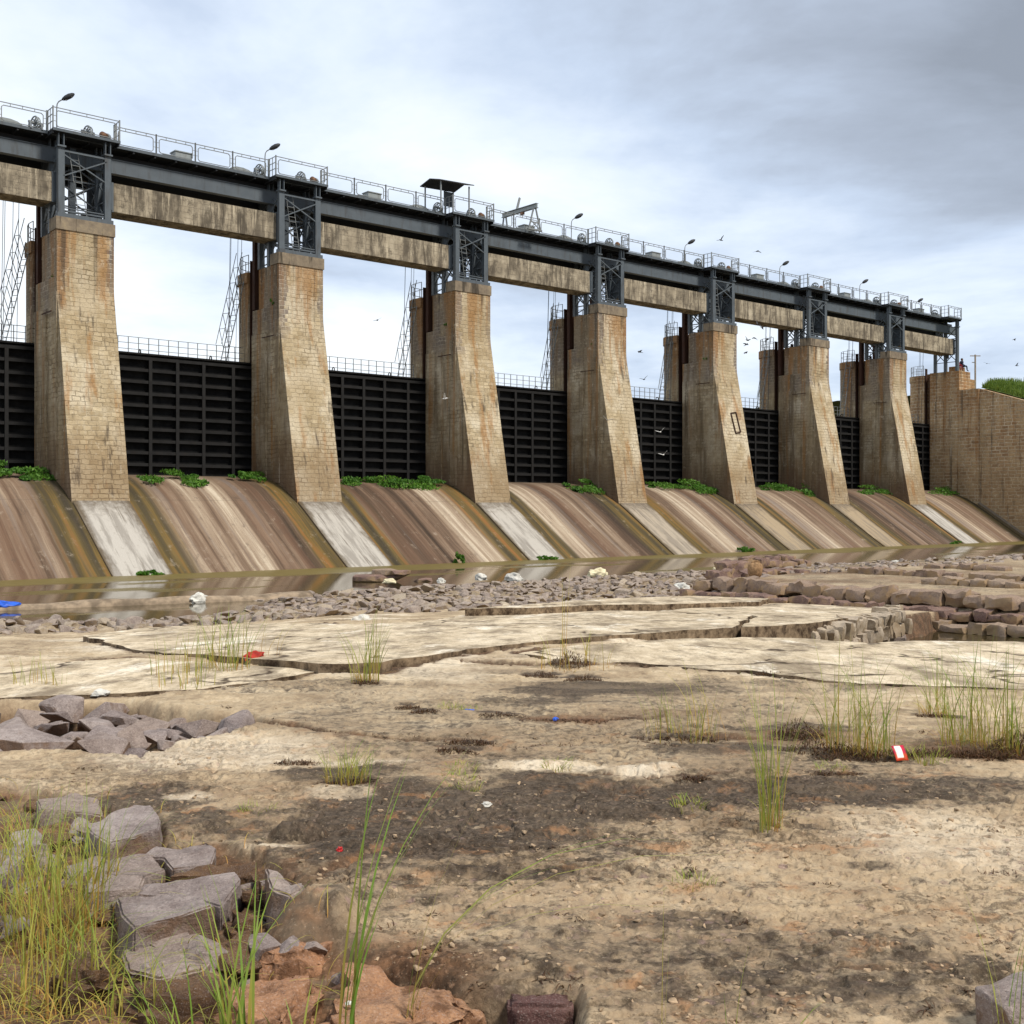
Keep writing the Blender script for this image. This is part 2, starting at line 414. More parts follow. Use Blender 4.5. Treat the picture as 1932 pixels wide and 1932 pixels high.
    h = g.math('ADD', h, g.math('MULTIPLY', pm, .45)); h = g.math('SUBTRACT', h, g.math('MULTIPLY', g.math('MULTIPLY', g.ramp(n5, .53, .62), grit), .4))
    return g.done(col, .92, g.bump(h, .6, .022), .2)

def mat_rock(name, c1, c2, c3, moss=(.10,.06,.03), moss_amt=.6, sc=1.0, up=0.0):
    g = NT(name); ob = rndshift(g, g.obj())
    n1 = g.noise(ob, 2.4*sc, 6, .65); n2 = g.noise(ob, 16*sc, 6, .72); n3 = g.noise(ob, 90*sc, 3, .7)
    r = g.rnd()
    col = g.mix(g.ramp(n1, .35, .65), c1, c2); col = g.mix(g.ramp(r, .45, 1.0, 0, .75), col, c3)
    col = g.mix(g.ramp(n2, .38, .7, 0, .75), col, g.mix(.6, col, (.08,.055,.05)))
    col = g.mix(g.ramp(n3, .52, .75, 0, .5), col, (.52,.45,.42)); col = g.mix(g.ramp(n3, .46, .3, 0, .5), col, (.07,.05,.05))
    nz = g.sep(g.n('NewGeometry').outputs['Normal'])[2]
    ms = g.math('MULTIPLY', g.ramp(g.math('ADD', n1, g.math('MULTIPLY', nz, -.22)), .42, .58), moss_amt)
    col = g.mix(ms, col, g.mix(n2, (moss[0]*.4, moss[1]*.4, moss[2]*.4), (moss[0]*1.7, moss[1]*1.6, moss[2]*1.5)))
    if up: col = g.mix(g.math('MULTIPLY', g.ramp(g.noise(ob, 5.5, 7, .75), .50, .62), up), col, g.mix(n2, (.05,.025,.013), (.17,.08,.04)))
    h = g.math('ADD', n2, g.math('MULTIPLY', n3, .25))
    return g.done(col, .9, g.bump(h, .8, .03), .2)

def mat_leaf(name, a, b, c=None):
    g = NT(name)
    at = g.n('Attribute', attribute_name='tone'); at.attribute_type = 'GEOMETRY'
    se = g.n('SeparateColor'); g.put(se.inputs[0], at.outputs['Color'])
    col = g.mix(se.outputs[0], a, b)
    if c: col = g.mix(se.outputs[1], col, c)
    m = g.done(col, .55, None, .3)
    tr = g.n('BsdfTranslucent'); g.put(tr.inputs[0], col)
    mx = g.n('MixShader'); mx.inputs[0].default_value = .3
    g.t.links.new(g.b.outputs[0], mx.inputs[1]); g.t.links.new(tr.outputs[0], mx.inputs[2]); g.t.links.new(mx.outputs[0], g.out.inputs[0])
    return m

def mat_water():
    g = NT('murky_water'); co = g.obj()              # x along the dam, -y downstream
    s = g.sep(co)[1]
    n1 = g.noise(g.map(co, (.12,.45,1)), 1, 5, .6); n2 = g.noise(co, 2.5, 4, .6)
    e = g.math('ADD', g.math('MULTIPLY', s, -1.0), g.math('MULTIPLY', g.math('SUBTRACT', n1, .5), 9.0))
    film = g.math('MAXIMUM', g.ramp(e, 11.6, 9.6), g.math('MULTIPLY', g.ramp(n1, .56, .64), .8))
    col = g.mix(film, (.040,.030,.012), g.mix(n2, (.115,.088,.022), (.20,.16,.05)))
    rough = g.mix(film, (.06,.06,.06), (.42,.42,.42))
    rp = g.noise(g.map(co, (1.0,2.0,1)), 3.0, 3, .5)
    return g.done(col, g.sep(rough)[0], g.bump(rp, .05, .02), .5)

M = {}
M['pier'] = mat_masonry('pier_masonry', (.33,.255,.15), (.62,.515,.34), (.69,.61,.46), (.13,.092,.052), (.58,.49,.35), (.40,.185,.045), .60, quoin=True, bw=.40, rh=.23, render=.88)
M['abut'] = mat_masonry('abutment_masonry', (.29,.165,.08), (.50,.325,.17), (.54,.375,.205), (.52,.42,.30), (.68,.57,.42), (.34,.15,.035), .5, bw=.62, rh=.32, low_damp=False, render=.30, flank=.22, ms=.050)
M['cap'] = mat_concrete_cap()
M['cw'] = mat_counterweight()
M['steel'] = mat_steel('painted_steel', (.085,.105,.125))
M['steel_lt'] = mat_steel('pale_painted_steel', (.24,.27,.28), (.12,.11,.10), .5, .4)
M['rail'] = mat_steel('railing_steel', (.20,.22,.23), (.10,.08,.06), .5, .4)
M['dark'] = mat_steel('dark_steel', (.022,.026,.032), (.02,.016,.012), .6, .4)
M['gate'] = mat_steel('tarred_plate', (.002,.002,.0022), (.008,.006,.005), .8, .4)
M['gatebeam'] = mat_steel('tarred_beam', (.006,.006,.0065), (.012,.009,.007), .75, .5)
M['rust'] = mat_steel('rusty_steel', (.045,.018,.010), (.015,.008,.006), .85, .6)
M['chute'] = mat_chute()
M['strip'] = mat_strip()
M['ground'] = mat_ground()
M['stone'] = mat_rock('mauve_granite', (.21,.170,.160), (.38,.325,.305), (.33,.26,.215), (.13,.07,.032), .75)
M['stone_far'] = mat_rock('rubble_granite', (.24,.195,.17), (.41,.345,.29), (.50,.42,.31), (.22,.165,.10), .7, .6)
M['block'] = mat_rock('maroon_granite', (.16,.10,.085), (.28,.185,.145), (.37,.29,.205), (.30,.22,.13), .8, .9)
M['laterite'] = mat_rock('orange_laterite', (.37,.185,.095), (.46,.26,.145), (.42,.22,.12), (.09,.045,.022), .8, 1.2, .85)
M['mossrock'] = mat_rock('mossy_rock', (.105,.055,.026), (.20,.115,.058), (.15,.085,.04), (.05,.025,.012), .7, 2.0)
M['grass'] = mat_leaf('grass_blade', (.17,.29,.04), (.42,.42,.08), (.50,.27,.075))
M['moss'] = mat_leaf('dry_moss', (.045,.022,.012), (.13,.062,.028), (.17,.12,.04))
M['leaf'] = mat_leaf('leaf', (.03,.11,.012), (.15,.31,.035))
M['turf'] = mat_leaf('bank_grass', (.07,.15,.02), (.22,.30,.05))
M['water'] = mat_water()
M['white'] = mat_plain('white_plastic', (.50,.49,.45), .55, .3)
M['yellowish'] = mat_plain('yellowed_plastic', (.62,.56,.38), .6, .2)
M['red'] = mat_plain('red_plastic', (.42,.02,.02), .5, .3)
M['redcloth'] = mat_plain('red_cloth', (.36,.03,.02), .85, .35)
M['blue'] = mat_plain('blue_tarpaulin', (.02,.10,.55), .5, .3)
M['sack'] = mat_plain('jute_sack', (.27,.165,.085), .9, .35, 9)
M['motor'] = mat_plain('motor_brown', (.22,.12,.07), .6, .3)
M['pole'] = mat_plain('pole_grey', (.30,.24,.20), .8, .2)
M['lampglass'] = mat_plain('lamp_glass', (.45,.45,.42), .3, .1)
M['bird'] = mat_plain('bird_dark', (.045,.045,.05), .8, .3)
M['birdlt'] = mat_plain('bird_pale', (.72,.72,.70), .8, .1)
M['earth'] = mat_plain('earth', (.16,.12,.07), .95, .4, .4)
M['skin'] = mat_plain('skin', (.20,.10,.06), .6, .1)
M['hair'] = mat_plain('hair', (.012,.010,.010), .6, .1)
M['clothred'] = mat_plain('maroon_cloth', (.22,.02,.03), .9, .2)
M['clothdark'] = mat_plain('navy_cloth', (.02,.022,.05), .9, .2)
M['roofred'] = mat_plain('red_roof', (.45,.12,.06), .8, .2)

# ------------------------------------------------------------------ numpy noise
def _hash(ix, iy, seed):
    h = (ix.astype(np.int64) * 374761393 + iy.astype(np.int64) * 668265263 + seed * 1442695041) & 0xFFFFFFFF
    h = ((h ^ (h >> 13)) * 1274126177) & 0xFFFFFFFF
    return (h ^ (h >> 16)) & 0xFFFFFFFF
def gnoise(x, y, seed=0):
    x = np.asarray(x, float); y = np.asarray(y, float)
    ix, iy = np.floor(x), np.floor(y); fx, fy = x - ix, y - iy
    def gr(a, b, dx, dy):
        t = _hash(a, b, seed).astype(float) * (2*math.pi/4294967296.0)
        return np.cos(t)*dx + np.sin(t)*dy
    u = fx*fx*fx*(fx*(fx*6-15)+10); v = fy*fy*fy*(fy*(fy*6-15)+10)
    a = gr(ix, iy, fx, fy); b = gr(ix+1, iy, fx-1, fy); c = gr(ix, iy+1, fx, fy-1); d = gr(ix+1, iy+1, fx-1, fy-1)
    return (a*(1-u)+b*u)*(1-v) + (c*(1-u)+d*u)*v
def fbm(x, y, f, o=4, seed=0, g=.5):
    s = 0; a = 1; t = 0
    for i in range(o):
        s = s + a*gnoise(x*f, y*f, seed+i*17); t += a; a *= g; f *= 2.03
    return s/t*1.6
def sstep(lo, hi, x):
    t = np.clip((x-lo)/(hi-lo), 0, 1); return t*t*(3-2*t)
def sdf(poly, X, Y):
    d = np.full(np.shape(X), 1e9); ins = np.zeros(np.shape(X), bool)
    n = len(poly)
    for i in range(n):
        ax, ay = poly[i]; bx, by = poly[(i+1) % n]
        ex, ey = bx-ax, by-ay
        wx, wy = X-ax, Y-ay
        t = np.clip((wx*ex+wy*ey)/(ex*ex+ey*ey+1e-12), 0, 1)
        d = np.minimum(d, (wx-ex*t)**2+(wy-ey*t)**2)
        c = ((ay <= Y) & (by > Y)) | ((by <= Y) & (ay > Y))
        with np.errstate(divide='ignore', invalid='ignore'):
            xi = ax + (Y-ay)/(by-ay if by != ay else 1e-9)*ex
        ins ^= c & (X < xi)
    d = np.sqrt(d)
    return np.where(ins, -d, d)
def linedist(pl, X, Y):
    d = np.full(np.shape(X), 1e9)
    for (ax, ay), (bx, by) in zip(pl[:-1], pl[1:]):
        ex, ey = bx-ax, by-ay
        t = np.clip(((X-ax)*ex+(Y-ay)*ey)/(ex*ex+ey*ey+1e-12), 0, 1)
        d = np.minimum(d, (X-ax-ex*t)**2+(Y-ay-ey*t)**2)
    return np.sqrt(d)
def px(lst, z): return [unproj(u, v, z) for u, v in lst]

# ------------------------------------------------------------------ lie of the land
PIT_A = px([(-400,1340),(0,1322),(180,1318),(262,1320),(300,1332),(400,1346),(478,1346),(488,1362),(420,1388),(330,1402),(262,1428),(150,1424),(60,1418),(-400,1450)], 0)
HOLLOW = px([(890,1868),(935,1873),(1090,1874),(1098,1900),(1098,2000),(905,2000)], 0)
PIT_B = px([(-500,1500),(20,1480),(130,1500),(200,1530),(305,1545),(330,1600),(420,1588),(505,1622),(578,1690),(574,1745),(650,1782),(770,1832),(850,1852),(925,1872),(1088,1878),(1096,1960),(1100,2200),(-900,2400)], 0)
TRENCH = [(.9,14.3),(2.2,15.0),(3.9,15.3),(4.8,15.0),(5.5,15.2),(6.9,15.0),(9.6,14.8),(14,17),(17,22),D(5.0,52)[:2],D(4.6,41)[:2],(8.3,24.9),(5.3,19.9),(3.6,18.6),(2.2,17.0),(.9,15.0)]
def pxz(l): return [unproj(u, v, z) for u, v, z in l]
SLABS = []
def base_z(X, Y):
    X = np.asarray(X, float); Y = np.asarray(Y, float)
    return np.interp(Y, [0, 9, 14, 20, 28, 34, 42], [0, 0, -.12, -.45, -.90, -1.14, -1.22]) - sstep(-3, -8, X)*np.interp(Y, [9.5, 14, 20, 28, 40], [0, .07, .22, .28, .1])
def plane_outline(uv, off):
    """lay an outline seen along sight lines onto the plane that best fits the ground there"""
    U = np.array([p[0] for p in uv], float); V_ = np.array([p[1] for p in uv], float); Z = np.zeros(len(uv)) - .1
    for _ in range(25):
        Y = F*(EYE-Z)/(V_-HY); X = (U-CX)/F*Y
        Z = .6*Z + .4*(base_z(X, Y)+off)
    A = np.stack([np.ones_like(X), X, Y], 1); cf, *_ = np.linalg.lstsq(A, Z, rcond=None)
    k = (V_-HY)/F; q = (U-CX)/F
    Y = (EYE-cf[0])/(k+cf[1]*q+cf[2]); X = q*Y
    return list(zip(X.tolist(), Y.tolist())), cf
PLATES = []
for uv_, off_, th_, lab_ in (
 ([(160,1200),(270,1184),(420,1178),(598,1175),(690,1178),(800,1173),(880,1160),(990,1153),(1120,1152),(1250,1153),(1300,1158),(1420,1160),(1382,1184),(1240,1193),(1090,1203),(990,1213),(900,1223),(800,1237),(720,1250),(600,1252),(420,1238),(250,1226)], .075, .35, 'largest pale cream slab across the middle distance, its near edge a dark step'),
 ([(880,1148),(990,1141),(1120,1130),(1310,1124),(1452,1129),(1430,1135),(1250,1140),(1130,1141),(1000,1147)], .20, .4, 'thin pale slab below the rubble, farthest from the viewer'),
 ([(1235,1154),(1330,1144),(1460,1137),(1560,1142),(1705,1150),(1640,1160),(1552,1173),(1470,1180),(1396,1184),(1425,1163),(1310,1156)], .09, .4, 'tapering brownish slab ending above the stacked stone edge'),
 ([(975,1233),(1090,1217),(1190,1211),(1290,1205),(1400,1203),(1500,1204),(1590,1210),(1640,1214),(1720,1208),(1830,1209),(1932,1211),(2300,1216),(2300,1306),(1932,1300),(1700,1292),(1560,1284),(1500,1276),(1420,1265),(1330,1261),(1200,1251),(1080,1248)], .022, .45, 'whitish slab at right, its far edge dropping to the puddle'),
 ([(-300,1264),(0,1259),(120,1250),(240,1242),(420,1252),(600,1264),(560,1275),(480,1288),(380,1298),(270,1306),(130,1312),(0,1315),(-300,1328)], .025, .25, 'pale slab between two mossy cracks at left')):
    pts_, cf_ = plane_outline(uv_, off_); PLATES.append((pts_, cf_, th_, lab_))
CRACKS = [
 (px([(-100,1320),(0,1316),(270,1309),(480,1289),(610,1265),(720,1252)], -.05), .10, .12),
 (px([(240,1284),(330,1273),(440,1263),(530,1256),(640,1262)], -.05), .07, .09),
 (px([(870,1242),(1050,1252),(1200,1253),(1330,1262),(1500,1268)], -.05), .10, .12),
 (px([(484,1366),(560,1374),(610,1386),(660,1390),(760,1398),(860,1402)], 0), .04, .07),
 (px([(1280,1415),(1200,1400),(1080,1408),(940,1420)], 0), .018, .03),
 (px([(1240,1388),(1360,1394),(1480,1400)], 0), .03, .05),
 (px([(600,1655),(650,1640),(690,1618)], 0), .05, .04),
 (px([(1280,1220),(1340,1235),(1420,1232),(1560,1212)], -.15), .015, .04),
 (px([(1000,1470),(1130,1462),(1260,1472),(1420,1460)], 0), .02, .03),
]
LEFTPOOL = px([(-700,1152),(-200,1146),(120,1140),(420,1134),(520,1138),(450,1156),(345,1174),(200,1187),(-200,1196),(-700,1200)], WATER)
TERRACE = [D(a, s)[:2] for a, s in ((5.4,62),(5.2,34),(7,32.2),(11,32.0),(11,29.8),(16,29.6),(40,30),(60,62))]
BUMPS = [((1205,1458), .35, .10, .035), ((1270,1462), .3, .09, .03), ((560,1580), .16, .10, .07), ((600,1750), .22, .2, .12), ((1060,1448), .5, .12, .03)]

def height(X, Y, detail=True):
    X = np.asarray(X, float); Y = np.asarray(Y, float)
    a, s = AS(X, Y)
    wx = fbm(X, Y, .9, 4, 3)*.16 + fbm(X, Y, 5, 3, 9)*.035
    z = np.interp(Y, [0, 9, 14, 20, 28, 34, 42], [0, 0, -.12, -.45, -.90, -1.14, -1.22])
    z = z + fbm(X, Y, .16, 3, 21)*.03*sstep(4, 16, Y) + fbm(X, Y, .5, 3, 23)*.010
    z = z - sstep(-3, -8, X)*np.interp(Y, [9.5, 14, 20, 28, 40], [0, .07, .22, .28, .1])
    z = z + np.interp(s, [8, 16, 20.4, 23.0], [-1.2, -.7, -.24, 0])
    tr = sstep(.3, -.3, sdf(TERRACE, X, Y))
    z = z*(1-tr) + (-.56 + fbm(X, Y, .8, 3, 5)*.05)*tr
    ew = np.clip(.0035*Y, .015, .12)
    z = z - .55*sstep(.5, -.6, sdf(LEFTPOOL, X, Y) + wx*2)
    z = z - .30*sstep(-9, -13, a)*sstep(24, 22, s)
    dA = sdf(PIT_A, X, Y) + wx*.6; z = z - (.30 + fbm(X, Y, 2.2, 3, 31)*.10)*sstep(.05, -.10, dA)
    dB = sdf(PIT_B, X, Y) + wx*.35; z = z - (.070 + fbm(X, Y, 3.2, 4, 33)*.07)*sstep(.02, -.05, dB)
    z = z - .13*sstep(.03, -.05, sdf(HOLLOW, X, Y) + wx*.12)
    dT = sdf(TRENCH, X, Y) + wx*1.2
    tm = sstep(.04, -.10, dT); z = z*(1-tm) + np.minimum(z, np.interp(X, [.9, 2.6, 4.2, 6.0], [-.22, -.45, -.95, -1.42]) + fbm(X, Y, 1.2, 3, 41)*.12)*tm
    for pl, w, dep in CRACKS:
        d = linedist(pl, X, Y) + np.abs(wx)*.5
        z = z - dep*sstep(w*1.6, w*.2, d)
    for pts_, cf_, th_, _ in PLATES:
        ins = sdf(pts_, X, Y)
        z = np.where(ins < .04, np.minimum(z, cf_[0]+cf_[1]*X+cf_[2]*Y-.05), z)
    for (u, v), rx, ry, hh in BUMPS:
        cx_, cy_ = unproj(u, v, 0)
        q = ((X-cx_)/rx)**2 + ((Y-cy_)/ry)**2 + wx*2
        z = z + hh*sstep(1.0, 0.0, q)
    if detail:
        f1 = np.clip(9/Y, 0, 1)
        z = z + fbm(X, Y, 2.1, 5, 51, .55)*.012*np.clip(7/Y, .15, 1)
        rg = 1-np.abs(fbm(X, Y*1.3, 2.8, 4, 57))*2.2
        z = z - sstep(.80, .98, rg)*.022*f1*sstep(-.1,.15, fbm(X, Y, .6, 2, 59))
        g = grit_mask(X, Y)
        p = gnoise(X*13, Y*13, 61); p2 = gnoise(X*29, Y*29, 67); p3 = gnoise(X*6.5, Y*6.5, 69)
        z = z + g*(np.clip(p-.12, 0, .5)*.026 + np.clip(p2-.08, 0, .4)*.016 + np.clip(p3-.15, 0, .5)*.022)*f1
        z = z + gnoise(X*45, Y*45, 71)*.0022*f1
        led = fbm(X*.6, Y*1.5, 1.6, 5, 77, .6)      # flaking sheets
        z = z + (sstep(.03, .05, led) + sstep(.22, .235, led) + sstep(-.2,-.185, led))*.012*np.clip(14/Y, .3, 1)
        rub = sstep(33.5, 31.5, s)*sstep(18, 22, s)*(1-tr)
        z = z + rub*np.clip(gnoise(X*2.6, Y*2.6, 81), -.2, .5)*.22
        for pts_, cf_, th_, _ in PLATES:
            z = np.where(sdf(pts_, X, Y) < .03, np.minimum(z, cf_[0]+cf_[1]*X+cf_[2]*Y-.04), z)
    return z

def grit_mask(X, Y):
    return sstep(9.5, 5.6, Y + fbm(X, Y, .7, 3, 91)*2.2)*(1-sstep(.1, -.1, sdf(PIT_B, X, Y)))

STAINS = [((1000,1390),(720,120),.50),((1350,1480),(650,80),.55),((1300,1840),(640,100),.60),((850,1600),(520,120),.60),((1500,1680),(450,40),.32),((1650,1500),(330,45),.62),((1750,1880),(300,60),.6),((1050,1740),(300,30),.5),((450,1300),(500,20),.40),((300,1600),(200,60),.5),((820,1560),(360,85),1.0),((1080,1512),(260,55),.95),((1450,1505),(330,34),.95),((1700,1490),(260,30),.8),((1180,1308),(260,16),.85),((1000,1330),(150,18),.7),
 ((300,1515),(150,42),.9),((420,1560),(200,40),.75),((620,1462),(160,18),.8),((1000,1430),(120,10),.6),((1330,1415),(160,14),.8),((800,1275),(200,12),.6),
 ((560,1300),(160,8),.5),((1650,1300),(200,12),.6),((1500,1380),(160,14),.7),((1300,1745),(170,22),.75),((1420,1850),(120,24),.75),((1560,1880),(150,22),.8),
 ((1150,1660),(180,16),.55),((1780,1830),(130,22),.7),((1200,1830),(120,18),.6),((950,1655),(210,16),.8),((700,1340),(160,12),.5),((1500,1300),(100,8),.5),
 ((1000,1790),(150,14),.5),((1650,1640),(80,9),.6),((1560,1570),(90,10),.65),((1300,1245),(250,6),.4),((500,1275),(200,7),.45),((1620,1700),(60,8),.5)]
PALES = [((400,1425),(210,34),.75),((760,1270),(180,18),.45),((450,1215),(300,26),.95),((950,1200),(330,26),.9),((1200,1172),(220,12),.7),((800,1197),(260,9),1.0),((640,1205),(330,22),.6),((1500,1240),(330,34),.85),((1750,1235),(240,30),1.0),((1000,1180),(250,18),.6),((350,1505),(55,9),1.0),((560,1440),(250,10),.7),
 ((1050,1452),(120,9),.9),((1210,1458),(80,14),.9),((240,1215),(90,10),.9),((1150,1138),(260,6),.8),((1800,1590),(200,60),.55),((430,1420),(170,28),.6),((520,1605),(60,7),.9),((650,1500),(70,12),.5),((1650,1275),(250,12),.7)]
MOSS = [(1510,1392,.20,.10,.16),(1560,1418,.32,.10,.10),(1640,1432,.35,.10,.08),(1800,1428,.35,.12,.09),(1880,1432,.30,.10,.12),(1925,1420,.2,.12,.20),(885,1405,.18,.07,.06),(862,1418,.15,.05,.03),(1075,1256,.22,.12,.22),(1020,1276,.18,.1,.08),(1100,1284,.2,.08,.07),(800,1345,.12,.06,.04),(770,1336,.12,.05,.03),(560,1440,.16,.05,.03),(1310,1470,.12,.04,.03),(1580,1462,.18,.05,.02),(1250,1450,.1,.03,.03),(500,1262,.3,.06,.04),(430,1268,.5,.06,.04),(690,1290,.15,.06,.05),(655,1480,.2,.06,.03),(1290,1396,.35,.05,.03),(1455,1272,.22,.08,.08),(1770,1355,.18,.06,.05),(950,1352,.2,.05,.02),(1100,1360,.5,.05,.02)]
for m_ in MOSS:
    y_ = F*1.6/(m_[1]-HY); STAINS.append(((m_[0], m_[1]), (m_[2]*1.3*F/y_, max(4, m_[3]*1.3*(m_[1]-HY)/y_)), .85))
SOILS = [((650,1840),(260,70),1.0),((480,1700),(110,60),.7),((1620,1842),(60,8),.8),((1080,1358),(90,8),.7),((1230,1350),(140,10),.35),((1500,1395),(130,14),.6),((1820,1420),(160,20),.65)]

def blobs(lst, X, Y, seed):
    m = np.zeros(np.shape(X))
    w = fbm(X, Y, .9, 4, seed)*.55
    for (u, v), (ru, rv), k in lst:
        z0 = float(np.interp(v, [1140,1180,1227,1346], [-.95,-.45,-.12,0]))
        cx_, cy_ = unproj(u, v, z0); _, y2 = unproj(u, v-rv, z0); _, y1 = unproj(u, v+rv, z0)
        rx = ru*cy_/F
        ry = np.where(Y > cy_, y2-cy_, cy_-y1)
        q = ((X-cx_)/rx)**2 + ((Y-cy_)/ry)**2
        m = np.maximum(m, k*sstep(1.7, .15, q + w*1.5))
    return m

def build_ground():
    inv = np.concatenate([np.linspace(1/1.3, 1/3.1, 60, endpoint=False), np.linspace(1/3.1, 1/84, 700)])
    ys = 1/inv
    tn = np.concatenate([np.linspace(-.80, -.47, 60, endpoint=False), np.linspace(-.47, .47, 900), np.linspace(.47, .80, 61)[1:]])
    TY, TT = np.meshgrid(ys, tn, indexing='ij')
    X = TT*TY; Y = TY.copy()
    Z = height(X, Y)
    a, s = AS(X, Y)
    nr, nc = X.shape
    co = np.stack([X, Y, Z], -1).reshape(-1, 3)
    idx = np.arange(nr*nc).reshape(nr, nc)
    q = np.stack([idx[:-1,:-1], idx[:-1,1:], idx[1:,1:], idx[1:,:-1]], -1).reshape(-1, 4)
    keep = (s[:-1,:-1] > 10).reshape(-1); q = q[keep]
    me = bpy.data.meshes.new('riverbed')
    me.vertices.add(len(co)); me.vertices.foreach_set('co', co.ravel())
    me.loops.add(q.size); me.loops.foreach_set('vertex_index', q.ravel().astype(np.int32))
    me.polygons.add(len(q)); me.polygons.foreach_set('loop_start', (np.arange(len(q))*4).astype(np.int32))
    me.update(calc_edges=True)
    stain = blobs(STAINS, X, Y, 101)
    stain = np.maximum(stain, .55*sstep(.18, .42, fbm(X, Y, .8, 4, 103)))
    pale = blobs(PALES, X, Y, 107)
    pale = np.maximum(pale, .7*sstep(.12, .4, fbm(X, Y, .5, 3, 109))*sstep(9, 13, Y)*sstep(31, 35, s))
    stain = np.clip(stain - pale*.5, 0, 1)
    soil = blobs(SOILS, X, Y, 113)
    wx = fbm(X, Y, .9, 4, 3)*.16; wx_full = wx + fbm(X, Y, 5, 3, 9)*.035
    inA = sstep(.05, -.08, sdf(PIT_A, X, Y)+wx*.6); inB = sstep(.03, -.06, sdf(PIT_B, X, Y)+wx*.35)
    soil = np.maximum(soil, .8*inA); soil = np.maximum(soil, inB*.95)
    for pl, w, dep in CRACKS:
        d = linedist(pl, X, Y) + np.abs(wx)*.5
        ck = sstep(w*2.2, w*.5, d); soil = np.maximum(soil, .6*ck); stain = np.maximum(stain, ck)
    ed = np.zeros_like(X); ew = np.clip(.006*Y, .03, .2)
    for pts_, cf_, th_, _ in PLATES:
        d = sdf(pts_, X, Y); ed = np.maximum(ed, sstep(.16, .03, d)*sstep(-.30, .1, fbm(X, Y, .9, 3, 131)))
    dT0 = sdf(TRENCH, X, Y) + wx_full*1.2
    ed = np.maximum(ed, sstep(.30, .05, np.abs(dT0+.06))*sstep(16.4, 18, Y))
    soil = np.maximum(soil, ed*.55); stain = np.maximum(stain, ed*.95)
    rub = sstep(34, 31, s)
    trc = sstep(.5, -.5, sdf(TERRACE, X, Y))
    stain = np.maximum(stain*(1-rub), .50*rub); stain = np.maximum(stain, trc*(.42+.35*fbm(X, Y, .35, 4, 141))); soil = np.maximum(soil, trc*sstep(-.1,.35, fbm(X, Y, .3, 4, 143))*.55); pale = pale*(1-.8*trc)
    dT = sdf(TRENCH, X, Y)
    stain = np.maximum(stain, .5*sstep(.0, -.6, dT))
    grit = grit_mask(X, Y)
    col = np.stack([stain, pale, soil, grit], -1).reshape(-1)
    at = me.color_attributes.new('mask', 'FLOAT_COLOR', 'POINT')
    at.data.foreach_set('color', col.astype(np.float32))
    me.polygons.foreach_set('use_smooth', np.ones(len(q), bool))
    return tag(link('riverbed', me, M['ground']), kind='structure')
build_ground()

def hz(x, y): return float(height(np.array([x]), np.array([y]))[0])
def hz_top(x, y):
    z = hz(x, y)
    for pts_, cf_, th_, _ in PLATES:
        if float(sdf(pts_, np.array([x]), np.array([y]))[0]) < 0: z = max(z, cf_[0]+cf_[1]*x+cf_[2]*y)
    return z
def gp(u, v, z0=0.0):
    """ground point seen along a sight line"""
    z = z0
    for _ in range(12):
        x, y = unproj(u, v, z); z = .5*z + .5*hz_top(x, y)
    return x, y, hz_top(x, y)

def mat_slab():
    g = NT('pale_slab_rock'); co = g.n('NewGeometry').outputs['Position']
    cs = g.map(co, (1.2,.5,1)); n1 = g.noise(cs, .9, 7, .68); n2 = g.noise(cs, 5.5, 7, .72); n3 = g.noise(cs, 34, 5, .75)
    st = g.noise(g.map(co, (1.5,.55,1),(3,3,3)), 1.0, 7, .72)
    r = g.rnd()
    t = g.math('ADD', g.math('MULTIPLY', n1, .5), g.math('MULTIPLY', n2, .5))
    col = g.cramp(t, [(.33,(.30,.235,.155)),(.44,(.50,.41,.285)),(.54,(.66,.56,.41)),(.65,(.78,.70,.56))])
    n4 = g.noise(g.map(co,(1.2,.6,1),(4,8,2)), 2.1, 8, .78); n5 = g.noise(g.map(co,(1,1,1),(7,2,2)), 13, 7, .8)
    col = g.mix(g.ramp(st, .46, .64, 0, .80), col, g.mix(n2, (.13,.10,.07), (.30,.24,.165)))
    col = g.mix(g.ramp(n4, .50, .64, 0, .80), col, g.mix(n3, (.10,.077,.055), (.30,.235,.16)))
    col = g.mix(g.ramp(g.noise(g.map(co,(1.2,.45,1),(9,1,4)), .8, 7, .72), .56, .66, 0, .85), col, (.84,.78,.66))
    col = g.mix(g.ramp(n5, .54, .66, 0, .75), col, (.12,.085,.058))
    col = g.mix(g.ramp(n3, .53, .70, 0, .6), col, (.17,.12,.08))
    vo = g.n('TexVoronoi', feature='DISTANCE_TO_EDGE'); g.put(vo.inputs['Vector'], g.vadd(co, g.vscale(g.n('TexNoise').outputs[1], .0))); vo.inputs['Scale'].default_value = .42
    wv = g.n('TexNoise'); g.put(wv.inputs['Vector'], co); wv.inputs['Scale'].default_value = 1.6; wv.inputs['Detail'].default_value = 5
    g.put(vo.inputs['Vector'], g.vadd(co, g.vscale(g.vadd(wv.outputs[1], (-.5,-.5,-.5)), .9)))
    ck = g.math('MULTIPLY', g.ramp(vo.outputs['Distance'], .022, .004), g.ramp(g.noise(co, .7, 3), .44, .52))
    col = g.mix(g.math('MULTIPLY', ck, .9), col, (.05,.032,.02))
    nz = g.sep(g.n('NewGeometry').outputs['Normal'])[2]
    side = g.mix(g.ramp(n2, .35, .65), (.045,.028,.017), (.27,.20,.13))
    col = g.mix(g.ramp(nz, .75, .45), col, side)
    h = g.math('ADD', g.math('MULTIPLY', n2, .7), g.math('MULTIPLY', n3, .3))
    return g.done(col, .92, g.bump(h, .45, .02), .2)
M['slab'] = mat_slab()
